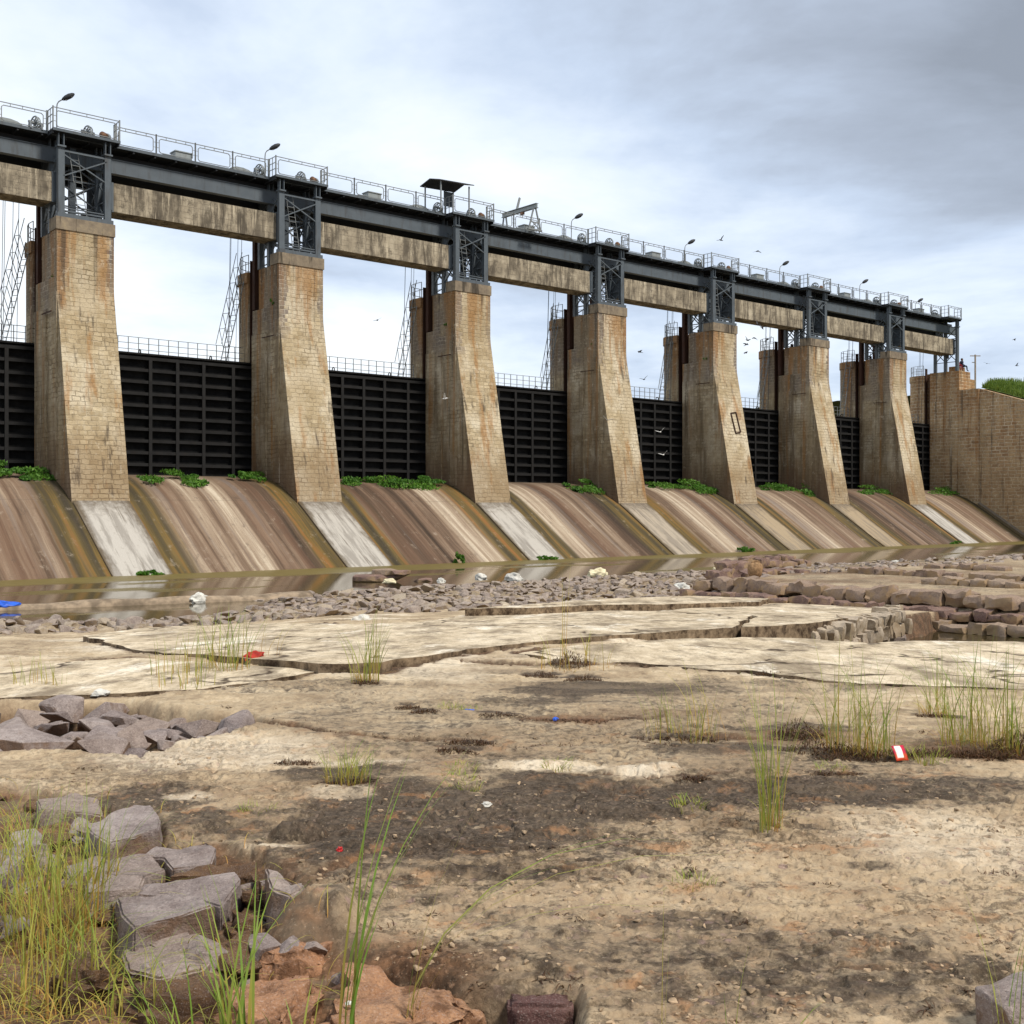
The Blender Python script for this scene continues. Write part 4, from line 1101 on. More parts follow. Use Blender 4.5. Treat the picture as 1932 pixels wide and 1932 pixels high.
# ------------------------------------------------------------------ abutment, wing wall, bank
ab = thing('abutment', 'tall brown stone abutment closing the right end of the dam', 'abutment', D(84,0), TH)
mb = MB()
mb.prism_x([(-1.93,1.0),(-1.93,12.86),(3.0,12.86),(3.0,1.0)], -2.75, 6)
mb.box(-2.75, -.65, 0, 3.0, 12.86, 14.7)
mb.box(-2.82,-2.75, 1.6, 2.95, 2.6, 11.9); mb.box(-2.80,-2.75, -.9, -.2, 2.6, 12.8)
mb.box(-2.2, 6, 3.0, 3.6, 1.0, 14.7)
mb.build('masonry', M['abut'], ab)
n = MB(); n.prism_z([(0,3.6),(0,4.3)] + semi(-1.375, 4.3, 1.375)[1:-1] + [(-2.75,4.3),(-2.75,3.6)], 1.5, 14.0)
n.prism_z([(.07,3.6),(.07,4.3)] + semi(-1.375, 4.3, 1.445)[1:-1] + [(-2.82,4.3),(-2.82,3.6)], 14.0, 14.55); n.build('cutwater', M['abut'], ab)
g_ = MB(); g_.box(-2.7,-2.25, 2.86, 3.12, 3.3, 14.4); g_.box(-2.66,-2.3,3.5,3.56,3.3,15.2); g_.build('gate_guide', M['rust'], ab)
r = MB()
pts = [(-2.68,3.7),(-2.68,4.3)] + [(-1.375 + 1.3*math.cos(math.pi - math.pi*k/8), 4.3+1.3*math.sin(math.pi*k/8)) for k in range(1, 8)]
for x, y in pts: r.bar((x,y,14.55),(x,y,15.5), .035)
for h_ in (15.0, 15.5):
    for p, q in zip(pts[:-1], pts[1:]): r.bar((*p,h_),(*q,h_), .03)
r.build('nose_railing', M['rail'], ab)
PA, PB = solve_a(1803,1.0)-84, solve_a(1812,1.0)-84
p = MB(); p.box(PA-.35,PB+.4,.75,1.5,14.7,15.25); p.build('plinth', M['abut'], ab)

ww = thing('wing_wall', 'brown coursed stone wing wall sloping down from the abutment at the right edge', 'wall', D(84,0), TH)
def walltop(s): return 12.86 - max(0, s-1.93)*.335
mb = MB(); mb.prism_x([(-1.94,-2),(-1.94,walltop(1.94)),(-12,walltop(12)),(-22,walltop(22)),(-30,4.6),(-30,-2)], -2.55, -1.6); mb.build('masonry', M['abut'], ww)
k_ = MB(); 
ss = np.linspace(1.95, 7.6, 14)
for s0_, s1_ in zip(ss[:-1], ss[1:]):
    za, zb_ = prof_z(s0_)+.22, prof_z(s1_)+.22
    k_.add([(-2.95,-s0_,za),(-2.55,-s0_,za+.1),(-2.55,-s1_,zb_+.1),(-2.95,-s1_,zb_),(-2.95,-s0_,za-.6),(-2.95,-s1_,zb_-.6)], [(0,1,2,3),(0,3,5,4)])
k_.build('footing', M['strip'], ww)

xs = np.concatenate([np.linspace(-1.62, 6, 22), np.linspace(7, 90, 26)]); yv = np.linspace(-34, 40, 90)
bm = bmesh.new(); g2 = []
for x_ in xs:
    row = []
    for y_ in yv:
        wt = walltop(-y_) if y_ < -1.93 else 12.9
        z_ = min(13.7, max(wt + .12 + (x_+1.6)*.42, wt))
        z_ += float(gnoise(x_*.5, y_*.5, 5))*.25*min(1, (x_+1.6)) 
        if y_ > 0: z_ = min(z_, 14.3 + y_*.01)
        row.append(bm.verts.new((x_, y_, z_)))
    g2.append(row)
for i in range(len(xs)-1):
    for k in range(len(yv)-1):
        if xs[i] < 5.9 and yv[k] > -2.3: continue
        f = bm.faces.new((g2[i][k], g2[i+1][k], g2[i+1][k+1], g2[i][k+1])); f.smooth = True
me = bpy.data.meshes.new('embankment'); bm.to_mesh(me); bm.free()
M['bank'] = mat_plain('bank_soil', (.10,.15,.035), .95, .5, 2)
tag(link('embankment', me, M['bank'], None, D(84,0), TH), kind='structure')

# ------------------------------------------------------------------ plants
def blades_mesh(name, specs):
    """specs: list of (base, direction xy, height, lean, width, tone, straw); each blade a folded, tapering strip"""
    V, Fc, T = [], [], []
    for (b, az, h, lean, w, tone, straw) in specs:
        n = 6; b = np.array(b); d = np.array([math.cos(az), math.sin(az), 0]); sd = np.array([-d[1], d[0], 0])
        tw = random.uniform(-.5, .5); sd = sd*math.cos(tw)+d*math.sin(tw)
        i0 = len(V)
        for k in range(n+1):
            q = k/n
            c = b + d*(lean*h*(q**2.0)) + np.array([0,0,1])*(h*(q - .32*lean*lean*q**3))
            ww_ = w*(1-q)**.7*(.55+.45*min(1,q*4)) + .0004
            V += [tuple(c - sd*ww_/2), tuple(c + sd*ww_/2)]
            T += [(tone, max(0, min(1, straw*(1.25 - 1.5*q))), 0, 1)]*2
        for k in range(n):
            Fc.append((i0+2*k, i0+2*k+1, i0+2*k+3, i0+2*k+2))
    me = bpy.data.meshes.new(name); me.from_pydata(V, [], Fc)
    at = me.color_attributes.new('tone', 'FLOAT_COLOR', 'POINT'); at.data.foreach_set('color', np.array(T, np.float32).ravel())
    me.polygons.foreach_set('use_smooth', np.ones(len(Fc), bool))
    return me

def tuft(u, v, n, h, spread, label, lean=.35, w=.006, straw=.6, tone=.35, az=None, azs=math.pi, wild=.4, mat=None, group=None, name='grass_tuft', cat='grass tuft', skirt=0):
    x, y, z = gp(u, v)
    sp_ = []
    for k in range(int(n*1.25)):
        r_ = spread*math.sqrt(random.random()); t_ = random.uniform(0, 2*math.pi)
        bx, by = r_*math.cos(t_), r_*math.sin(t_)
        a_ = (math.atan2(by, bx) if az is None else az) + random.uniform(-azs, azs)*(.5 if az is None else 1)
        hh = h*random.uniform(.45, 1.0)
        sp_.append(((bx, by, -.03), a_, hh, max(.02, random.gauss(lean, lean*wild)), w*random.uniform(.6, 1.3), min(1, max(0, random.gauss(tone, .25))), min(1, max(0, random.gauss(straw, .3)))))
    for k in range(skirt):      # short dead leaves round the base
        t_ = random.uniform(0, 2*math.pi); r_ = spread*random.uniform(.4,1.1)
        sp_.append(((r_*math.cos(t_), r_*math.sin(t_), -.01), t_+random.uniform(-.6,.6), h*random.uniform(.1,.28), random.uniform(.6,1.5), w*.8, .9, 1.0))
    me = blades_mesh(name, sp_)
    o = link(name, me, mat or M['grass'], None, (x, y, z))
    return tag(o, label, cat, group)

# tall dense grass at the lower left: several clumps
LEFT = [(30,1770,46,.62,.13,'tall yellow green grass clump against the left edge, halfway up the stones'),(95,1800,50,.68,.13,'densest tall yellow green grass clump left of the grey boulders'),(150,1745,42,.62,.10,'tall green grass clump leaning right towards the largest grey boulder'),
        (185,1690,26,.48,.09,'slender grass clump leaning right over the pale slab above the boulders'),(20,1660,34,.50,.12,'short yellow grass clump at the left edge above the boulders'),(60,1900,44,.46,.13,'brownish grass clump at the bottom left corner'),
        (150,1880,40,.42,.12,'straw coloured grass clump below the broad flat stone'),(250,1930,24,.36,.10,'low green grass clump at the bottom edge left of the dark rock'),(80,1700,30,.55,.1,'green grass clump behind the densest left clump')]
for u, v, n, h, s_, lab in LEFT: tuft(u, v, int(n*.9), h, s_, lab, .42, .0060, .60, .36, 1.0, 2.2, wild=.75, group='grass clumps at the lower left', skirt=22)
tuft(440, 1985, 18, .60, .07, 'bright green wide-bladed grass in front of the stones, lower left of centre', .35, .010, .12, .1, 1.7, 1.4)
tuft(330, 2010, 9, .40, .07, 'bright green grass leaning left at the bottom edge', .45, .010, .15, .12, 2.6, .9)
tuft(655, 1990, 8, .98, .03, 'three long green blades rising over the orange rock', .28, .0115, .10, .12, .9, .5)
tuft(770, 1945, 7, 1.0, .025, 'long arching grass blades curving right across the dark patch', .95, .0105, .2, .2, .25, .45)
tuft(560, 2000, 7, .26, .06, 'few short green blades at the bottom edge left of the orange rock', .4, .008, .4, .3)
tuft(1250, 2010, 2, .72, .01, 'single thin straw stem standing right of centre at the bottom edge', .06, .004, .55, .7, .8, .3)
tuft(1372, 2000, 3, .44, .02, 'thin green stem at the bottom edge right of the straw stem', .10, .0045, .4, .4)
tuft(1470, 2010, 3, .34, .03, 'short pair of thin green stems at the bottom edge, right half', .35, .0045, .3, .3, .3, .6)
tuft(1905, 2000, 8, .5, .05, 'thin grass beside the rounded grey stone in the lower right corner', .28, .0055, .25, .3)
tuft(1455, 1562, 34, .85, .055, 'lone tall green grass tuft on bare ground right of centre', .22, .0065, .28, .25, skirt=16)
RIGHT = [(1590,1418,34,.80,.15,'tall grass tuft left of the red wrapper, leftmost in its row'),(1645,1424,34,.82,.14,'tall grass tuft directly above the red and white wrapper'),(1760,1350,22,.62,.11,'grass tuft standing behind the row on the right'),
         (1815,1405,38,.85,.15,'tall grass tuft on the right behind the low yellow cushion'),(1880,1412,34,.82,.15,'tall grass tuft close to the right edge'),(1925,1425,24,.75,.12,'tall grass tuft cut by the right edge')]
for u, v, n, h, s_, lab in RIGHT: tuft(u, v, n, h, s_, lab, .42, .0065, .42, .3, skirt=40, wild=.7, group='tall grass tufts in a row on the right')
tuft(1745, 1432, 90, .13, .16, 'low yellow green cushion of grass right of the red wrapper', .55, .006, .25, .55)
tuft(428, 1262, 46, .75, .26, 'tall thin grass on the slab left of the red cloth', .35, .009, .45, .3, skirt=20)
tuft(345, 1272, 30, .5, .3, 'sparse thin grass left of the tall grass on the pale slab', .25, .008, .5, .3)
tuft(345, 1296, 26, .33, .3, 'short pale grass along the crack at the left', .25, .007, .5, .35)
tuft(688, 1286, 44, .78, .14, 'narrow upright grass tuft standing alone in mid ground, left of centre', .30, .008, .4, .3, skirt=16)
tuft(1085, 1258, 34, .45, .4, 'straw coloured grass beside the dark dead stump in mid ground', .3, .009, .8, .7, skirt=30)
tuft(1065, 1258, 3, 1.15, .03, 'two tall dead stems above the dark stump in mid ground', .05, .008, 1.0, .9)
tuft(1290, 1388, 46, .42, .26, 'wispy pale green grass patch right of centre', .25, .006, .55, .3, skirt=30)
tuft(1340, 1392, 8, .6, .14, 'straw stems leaning left beside the wispy grass patch', .4, .006, .9, .8, 2.6, .5)
tuft(655, 1472, 80, .26, .13, 'small bushy grass clump beside the pale slab, left of centre', .5, .0055, .5, .35, skirt=30)
tuft(505, 1250, 8, .55, .2, 'few dead stems right of the red cloth', .5, .008, 1, .9, .4, .5)
tuft(55, 1290, 14, .35, .18, 'sparse grass stems near the left edge of the pale slab', .2, .008, .6, .4)
tuft(100, 1292, 12, .28, .15, 'shorter sparse grass stems on the pale slab near the left edge', .2, .008, .6, .4)
for k, (u, v, lab) in enumerate([(868,1448,'upper of three short green grass patches beside the pale bump'),(862,1466,'middle of three short green grass patches beside the pale bump'),(880,1488,'lowest of three short green grass patches beside the pale bump'),
    (1050,1444,'short green grass patch on the pale rock at centre'),(885,1342,'tiny bright green tuft beside the blue scrap'),(850,1336,'tiny yellow green tuft left of the bright green one'),(1300,1518,'tiny green tuft on the black crust right of centre'),(485,1532,'tiny green tuft on the black crust left of centre'),(1305,1665,'small green tuft on the bare gravelly ground'),(1570,1452,'small green tuft below the tall grass row')]):
    tuft(u, v, 60, .09, .10, lab, .6, .005, .3, .45, group='short green grass patches')

# dry moss mats and root mats (crust): one mass
def moss_mass():
    sp_ = []
    def mat(cx_, cy_, rx, ry, hh, n):
        for _ in range(n):
            t_ = random.uniform(0, 6.283); q = math.sqrt(random.random())
            x_, y_ = cx_+rx*q*math.cos(t_), cy_+ry*q*math.sin(t_)
            pts.append((x_, y_)); par.append((hh*(1-q*q*.8), q))
    pts, par = [], []
    spots = MOSS
    for u, v, rx, ry, hh in spots:
        x_, y_, _ = gp(u, v); mat(x_, y_, rx, ry, hh, int(5200*rx*max(ry,.06)/.03 * .06)+160)
    for pl, w, dep in CRACKS[:6]:
        for (ax, ay), (bx, by) in zip(pl[:-1], pl[1:]):
            L = math.hypot(bx-ax, by-ay)
            for _ in range(int(L*55)):
                q = random.random(); x_ = ax+(bx-ax)*q+random.gauss(0,.03); y_ = ay+(by-ay)*q+random.gauss(0,.05)
                if gnoise(np.array([x_*2.2]), np.array([y_*2.2]), 3)[0] > -.12: pts.append((x_, y_)); par.append((.02, .5))
    for _ in range(45):
        u, v = random.uniform(0, 1932), random.uniform(1290, 1930)
        if u < 600 and v > 1450: continue
        x_, y_, _ = gp(u, v); mat(x_, y_, random.uniform(.03,.09), random.uniform(.02,.04), .012, 26)
    P = np.array(pts); Z = height(P[:,0], P[:,1])
    for (x_, y_), (hh, q), z_ in zip(pts, par, Z):
        z0 = z_ + hh*random.uniform(0, 1)*.7
        sp_.append(((x_, y_, z0-.012), random.uniform(0, 6.283), random.uniform(.012,.03)+hh*.2, random.uniform(.6,2.2), random.uniform(.005,.010), random.random(), max(0, random.gauss(.1,.3))))
    me = blades_mesh('dry_moss', sp_)
    tag(link('dry_moss', me, M['moss']), kind='stuff')
moss_mass()

sp_ = []; pts_ = []
while len(pts_) < 1000:
    u_, v_ = random.uniform(-80, 620), random.uniform(1480, 1990)
    if random.random() > (1.05 - max(u_, 0)/700): continue
    x_, y_ = unproj(u_, v_, -.03)
    if sdf(PIT_B, np.array([x_]), np.array([y_]))[0] < .02: pts_.append((x_, y_))
P_ = np.array(pts_); Z_ = height(P_[:,0], P_[:,1])
for (x_, y_), z_ in zip(pts_, Z_):
    sp_.append(((x_, y_, z_+random.uniform(-.005,.03)), random.uniform(0,6.28), random.uniform(.05,.16), random.uniform(1.0,2.0), random.uniform(.003,.006), random.uniform(.4,1), random.uniform(.5,1.2)))
tag(link('straw_litter', blades_mesh('straw_litter', sp_), M['grass']), kind='stuff')

def leafy(name, n, rx, ry, rz, size, lobes=5):
    V, Fc, T = [], [], []
    cs = [(random.uniform(-.75,.75)*rx, random.uniform(-.6,.6)*ry, random.uniform(-.15,.6)*rz, random.uniform(.2,.62)) for _ in range(lobes)]
    for _ in range(n):
        c = random.choice(cs); v = Vector((random.gauss(0,1), random.gauss(0,1), random.gauss(0,1))).normalized()*(random.random()**.4)
        p = Vector((c[0]+v.x*rx*c[3]*.6, c[1]+v.y*ry*c[3]*.7, max(.0, c[2]+(v.z*.6+.3)*rz*c[3]*.8)))
        a = Vector((random.gauss(0,1), random.gauss(0,1), random.gauss(.2,.6))).normalized(); b = a.orthogonal().normalized(); b.rotate(Matrix.Rotation(random.uniform(0,6.28), 3, a))
        c2 = a.cross(b); L = size*random.uniform(.6,1.4); W = L*.45
        i0 = len(V); tn = min(1, max(0, random.random()*.6 + (c[3]-.3)))
        V += [tuple(p - b*L*.5), tuple(p + c2*W*.5), tuple(p + b*L*.5), tuple(p - c2*W*.5)]
        T += [(tn, 0, 0, 1)]*4; Fc.append((i0,i0+1,i0+2,i0+3))
    me = bpy.data.meshes.new(name); me.from_pydata(V, [], Fc)
    at = me.color_attributes.new('tone', 'FLOAT_COLOR', 'POINT'); at.data.foreach_set('color', np.array(T, np.float32).ravel())
    return me
def crest_plant(u0, u1, s, hgt, n, lab, lobes=6, dep=.8):
    a = .5*(solve_a(u0, -s) + solve_a(u1, -s)); rx = max(.3, .68*abs(solve_a(u1, -s)-solve_a(u0, -s)))
    me = leafy('shrub', int(n*1.4), rx, dep*1.5, hgt*.85, .17, lobes+5)
    for v_ in me.vertices: v_.co.z += prof_z(s - v_.co.y) - prof_z(s)
    x, y, _ = D(a, s)
    o = link('shrub', me, M['leaf'], None, (x, y, prof_z(s)-.03), TH)
    return tag(o, lab, 'shrub', 'green plants along the spillway crest')
CR = [(-20,125,-.6,.95,2600,'bushy green plants on the crest left of the widest pier'),(268,378,-.4,.7,1300,'green plants on the crest just right of the widest pier'),(425,495,-.9,.55,700,'small green plants on the crest left of the second pier'),
      (650,760,-.7,.6,1500,'low green plants on the crest right of the second pier'),(730,860,-.5,.75,2200,'long bright green shrub band on the crest left of the third pier'),(1078,1140,-.1,.75,1100,'dark green shrub on the crest left of the fourth pier'),
      (1225,1300,-.9,.55,900,'low green plants on the crest right of the fourth pier'),(1290,1378,-.1,.95,1900,'biggest dark green shrub, left of the pier with the framed patch'),(1434,1500,-.9,.7,1000,'green plants on the crest right of the pier with the framed patch'),
      (1490,1552,-.2,.8,1200,'dark green shrub on the crest left of the sixth pier'),(1608,1690,-.7,.7,1200,'green plants on the crest between the sixth pier and the narrowest one'),(1752,1812,-.8,.65,900,'green plants at the foot of the last gate')]
for c in CR: crest_plant(*c)
for u, s, hgt, wd, lab in [(285,6.9,.25,.7,'flat green weed at the water edge below the widest pier'),(865,6.9,.75,.25,'upright green reed at the water edge below the middle bay'),(1030,6.9,.3,.8,'flat green weed at the water edge below the third pier'),(1410,6.9,.5,1.1,'bright green weed mound at the water edge below the fifth pier'),(1800,6.9,.3,1.2,'green weed at the water edge near the right end')]:
    a = solve_a(u, -s); x, y, _ = D(a, s)
    me = leafy('water_weed', 700, wd, .35, hgt, .13, 12)
    tag(link('water_weed', me, M['leaf'], None, (x, y, WATER+.0), TH), lab, 'weed', 'weeds along the water edge')
for i, (z_, n_) in enumerate(((12.72,120),(12.70,90),(12.7,60),(12.7,60),(12.7,60))):
    pi = (1,2,3,4,0)[i]
    me = leafy('wall_plant', n_, .22, .28, .4, .10, 3)
    x, y, _ = D(PIER_A[pi]-2.72, -.7 if i != 1 else -1.0)
    tag(link('wall_plant', me, M['leaf'], None, (x, y, z_), TH), 'tiny green plant sprouting from the ledge on the %s pier' % ['second','third','fourth','framed-patch','widest'][i], 'plant', 'plants on the pier ledges')
# grass on the bank
sp_ = []
for _ in range(9000):
    y_ = random.uniform(-14, -1.6); x_ = -1.55 + abs(random.gauss(0, 1.6))
    wt = walltop(-y_) if y_ < -1.93 else 12.9
    z_ = min(13.7, wt + .12 + (x_+1.6)*.42)
    sp_.append(((x_, y_, z_-.05), random.uniform(0,6.28), random.uniform(.25,.6), random.uniform(.1,.8), .05, random.random(), 0))
tag(link('bank_grass', blades_mesh('bank_grass', sp_), M['turf'], None, D(84,0), TH), kind='stuff')

# far things behind the bank
def far(u, dist): return ((u-CX)/F*dist, dist)
x, y = far(1840, 135)
t = thing('utility_pole', 'thin utility pole with a short cross-arm behind the abutment', 'utility pole', (x, y, 12.5))
p = MB(); p.tube([(0,0,0),(0,0,7.2)], [.13,.10], 8); p.build('pole', M['pole'], t)
p = MB(); p.bar((-.6,0,7.05),(.6,0,7.05), .1); p.bar((-.35,.1,6.3),(.1,.1,6.3), .08); p.build('cross_arm', M['pole'], t)
x, y = far(1892, 130)
me = leafy('round_bush', 1500, 2.0, 1.6, 1.6, .28, 7); tag(link('round_bush', me, M['turf'], None, (x, y, 13.3)), 'rounded green bush on the bank at the right edge', 'bush')
x, y = far(1905, 125)
p = MB(); p.tube([(0,0,0),(.25,0,2.6)], [.13,.13], 8); p.lathe([(.2,0),(.16,.2)], 8)
tag(p.build('stone_marker', M['yellowish'], None, (x, y, 13.2)), 'pale leaning post on the bank at the right edge', 'post')
x, y = far(1931, 128)
t = thing('small_hut', 'tiny red roofed hut on the bank, cut by the right edge', 'hut', (x, y, 13.2))
p = MB(); p.box(-.8,.8,-.8,.8,0,1.2); p.build('wall', M['sack'], t)
p = MB(); p.prism_x([(-1.0,1.2),(1.0,1.2),(0,1.7)], -1.0, 1.0); p.build('roof', M['roofred'], t)

# ------------------------------------------------------------------ rocks
def rock_mesh(name, rx, ry, rz, seed, n=13, bev=.06, rough=.03, sub=1):
    rnd = random.Random(seed); bm = bmesh.new()
    for k in range(n):
        v = Vector((rnd.gauss(0,1), rnd.gauss(0,1), rnd.gauss(0,1))).normalized()
        v = Vector((math.copysign(abs(v.x)**.55, v.x), math.copysign(abs(v.y)**.55, v.y), math.copysign(abs(v.z)**.45, v.z)))
        bm.verts.new((v.x*rx*rnd.uniform(.8,1.1), v.y*ry*rnd.uniform(.8,1.1), v.z*rz*rnd.uniform(.85,1.05)))
    r = bmesh.ops.convex_hull(bm, input=bm.verts[:])
    bmesh.ops.delete(bm, geom=[v for v in bm.verts if not v.link_faces], context='VERTS')
    m = min(rx, ry, rz)
    bmesh.ops.bevel(bm, geom=bm.edges[:], offset=bev*m*2, segments=1, affect='EDGES', clamp_overlap=True)
    if sub:
        bmesh.ops.triangulate(bm, faces=bm.faces[:])
        for _ in range(sub): bmesh.ops.subdivide_edges(bm, edges=bm.edges[:], cuts=1, use_grid_fill=True)
        for v in bm.verts:
            v.co += v.co.normalized()*(mnoise.noise(v.co*(1.7/m)+Vector((seed*.37,0,0)))*rough*2*m + mnoise.noise(v.co*(5/m))*rough*m)
    bmesh.ops.recalc_face_normals(bm, faces=bm.faces[:])
    me = bpy.data.meshes.new(name); bm.to_mesh(me); bm.free()
    return me

def outline_stone(u8, ztop, thick, mat, lab, tilt=0.0, name='stone', off=None, group=None, flare=1.06, bev=.008, amp=1.0):
    """a stone from the plan of its upper face (surveyed outline), its height and its thickness"""
    pts = [unproj(.3418*zx, 1273.6+.3418*zy, ztop) for zx, zy in u8]
    cx_ = sum(p[0] for p in pts)/len(pts); cy_ = sum(p[1] for p in pts)/len(pts)
    rnd = random.Random(int(cx_*1000)+7)
    bm = bmesh.new(); top, bot = [], []
    for x, y in pts:
        top.append(bm.verts.new((x-cx_, y-cy_, tilt*(y-cy_)+rnd.uniform(-.012,.012))))
    for x, y in pts:
        k = flare+rnd.uniform(-.12,.10)
        bot.append(bm.verts.new(((x-cx_)*k, (y-cy_)*k, -thick*rnd.uniform(.85,1.1))))
    n = len(pts)
    bm.faces.new(top); bm.faces.new(bot[::-1])
    for i in range(n): bm.faces.new((top[i], bot[i], bot[(i+1)%n], top[(i+1)%n]))
    bmesh.ops.recalc_face_normals(bm, faces=bm.faces[:])
    bmesh.ops.bevel(bm, geom=bm.edges[:], offset=bev, segments=2, affect='EDGES', clamp_overlap=True)
    bmesh.ops.triangulate(bm, faces=bm.faces[:])
    for _ in range(3):
        bmesh.ops.subdivide_edges(bm, edges=[e for e in bm.edges if e.calc_length() > .025], cuts=1)
        bmesh.ops.triangulate(bm, faces=[f for f in bm.faces if len(f.verts) > 3])
    bm.normal_update()
    for v in bm.verts:
        w = v.co + Vector((cx_*3, cy_*3, 0))
        v.co += v.normal*(mnoise.fractal(w*9, 1.0, 2.0, 4)*.011*amp + mnoise.noise(w*5)*.012*amp)
    for f in bm.faces: f.smooth = True
    me = bpy.data.meshes.new(name); bm.to_mesh(me); bm.free()
    try: me.set_sharp_from_angle(angle=R(32))
    except Exception: pass
    return tag(link(name, me, mat, None, (cx_, cy_, ztop)), lab, 'stone', group)

G1 = 'grey stones in the lower left corner'
OS = [([(475,825),(600,775),(740,745),(835,755),(888,805),(870,850),(700,880),(600,890),(520,860)], .10, .30, 'largest grey boulder with a dark shaded front, above the flat stones', -.35),
 ([(765,992),(860,955),(1000,950),(1150,915),(1195,970),(1160,1030),(950,1056),(900,1005)], .06, .16, 'flat mauve stone with a raised corner, right of the largest boulder', -.2),
 ([(470,1120),(610,1020),(720,1000),(830,1005),(912,1065),(800,1110),(780,1160),(600,1192),(465,1192)], .05, .22, 'wide flat mauve stone below the largest boulder', -.15),
 ([(640,1218),(900,1205),(1080,1222),(1168,1292),(960,1322),(740,1372),(668,1300)], .10, .26, 'broad pale flat-topped stone in the middle of the pile', -.12),
 ([(790,1155),(1000,1130),(1300,1105),(1335,1135),(1220,1262),(1080,1214),(760,1202)], .07, .20, 'long grey stone wedged behind the broad flat-topped stone', -.1),
 ([(1462,1075),(1540,1092),(1620,1138),(1680,1152),(1672,1180),(1600,1200),(1490,1170)], .13, .36, 'upright grey block with a square front, right end of the pile', -.25),
 ([(0,972),(140,945),(155,1002),(60,1062),(-60,1125)], .06, .25, 'pale stone cut by the left edge below the grass', -.2),
 ([(350,1042),(560,988),(602,1020),(480,1092),(380,1112)], .0, .2, 'small grey stone half hidden left of the wide flat stone', -.2),
 ([(410,1282),(640,1240),(650,1282),(520,1332),(430,1342)], -.02, .2, 'small grey stone left of the broad flat-topped stone', -.2),
 ([(200,692),(420,670),(545,690),(560,762),(380,742),(230,752)], .03, .16, 'long flat stone in the grass above the largest boulder', -.1),
 ([(368,852),(430,800),(490,812),(565,862),(420,912)], .02, .2, 'small stone left of the largest boulder', -.25),
 ([(0,1130),(120,1080),(240,1100),(210,1160),(60,1210)], -.03, .2, 'low stone at the left edge behind the dense grass', -.2),
 ([(60,880),(200,850),(280,890),(200,940),(80,930)], .0, .2, 'mauve stone behind the grass near the left edge', -.2)]
for pts, zt, th_, lab, ti in OS: outline_stone(pts, zt-.008, th_*.72, M['stone'], lab, abs(ti)*.3, group=G1, flare=1.10)
outline_stone([(665,1510),(780,1425),(960,1372),(1080,1422),(1235,1500),(1120,1600),(880,1640),(700,1600)], 0.0, .14, M['stone'], 'dark grey sloping stone below the broad flat-topped stone', .12, group=G1)
outline_stone([(830,1140),(1000,1050),(1250,1015),(1440,1010),(1500,1120),(1480,1200),(1360,1190),(1330,1110),(1000,1128)], .06, .16, M['mossrock'], 'brown moss-covered rock lying behind the broad flat-topped stone', -.1, 'mossy_rock', bev=.05, amp=2.6)
outline_stone([(1340,1200),(1500,1150),(1500,1300),(1420,1420),(1300,1440),(1230,1330)], -.01, .16, M['mossrock'], 'brown moss-covered rock right of the broad flat-topped stone', -.1, 'mossy_rock', bev=.05, amp=2.6)
outline_stone([(1380,1560),(1500,1350),(1640,1345),(1740,1420),(1900,1480),(1830,1540),(1650,1590),(1480,1600)], -.01, .14, M['laterite'], 'orange brown earthy rock below the upright grey block', -.2, 'laterite_rock', bev=.05, amp=2.6)
outline_stone([(1180,1790),(1300,1690),(1400,1640),(1640,1600),(1760,1612),(1790,1690),(1700,1790),(1660,1900),(1500,2060),(1300,2000)], .015, .16, M['laterite'], 'orange laterite rock below the upright grey block, left half of a broken pair', -.05, 'laterite_rock', bev=.045, amp=3.0, flare=1.05)
outline_stone([(1840,1600),(1910,1530),(2150,1600),(2300,1650),(2440,1680),(2560,1750),(2690,1850),(2640,1930),(2480,1990),(2300,2090),(1900,2070),(1740,1960),(1770,1830),(1860,1720)], .0, .16, M['laterite'], 'broad smooth orange laterite rock at the bottom edge, left of centre', -.08, 'laterite_rock', bev=.045, amp=3.0, flare=1.05)
outline_stone([(300,1500),(520,1440),(660,1500),(700,1620),(520,1700),(300,1650)], .05, .2, M['mossrock'], 'brown earthy rock under the grass, left of the dark sloping stone', -.1, 'mossy_rock', bev=.05, amp=2.6)
outline_stone([(650,1660),(900,1640),(1200,1620),(1320,1700),(1250,1800),(1000,1850),(700,1820)], .04, .2, M['mossrock'], 'brown earthy rock in front of the dark sloping stone', -.1, 'mossy_rock', bev=.05, amp=2.6)
outline_stone([(700,1880),(900,1850),(1100,1870),(1250,1950),(1100,2040),(800,2050)], -.02, .2, M['laterite'], 'brownish orange rock at the bottom edge under the green blades', -.05, 'laterite_rock', bev=.05, amp=2.6)
# block under the slab edge, rounded stone in the corner, scraps
x, y = unproj(1016, 1868, -.02)
me = rock_mesh('stone', .105, .07, .06, 301, 26, .05, .03, 2)
bb = MB()
bm = bmesh.new(); bmesh.ops.create_cube(bm, size=1)
for v in bm.verts: v.co = Vector((v.co.x*.215, v.co.y*.14, v.co.z*.15)) + Vector((random.uniform(-.012,.012),)*3)
bmesh.ops.bevel(bm, geom=bm.edges[:], offset=.015, segments=2, affect='EDGES')
bmesh.ops.triangulate(bm, faces=bm.faces[:]); 
for _ in range(3):
    bmesh.ops.subdivide_edges(bm, edges=[e for e in bm.edges if e.calc_length() > .02], cuts=1); bmesh.ops.triangulate(bm, faces=[f for f in bm.faces if len(f.verts) > 3])
bm.normal_update()
for v in bm.verts: v.co += v.normal*(mnoise.fractal(v.co*22, 1, 2, 3)*.006)
for f in bm.faces: f.smooth = True
M['maroon'] = mat_rock('dark_maroon_rock', (.13,.065,.06), (.22,.125,.11), (.17,.09,.08), (.12,.07,.04), .2, 1.5)
me = bpy.data.meshes.new('stone'); bm.to_mesh(me); bm.free()
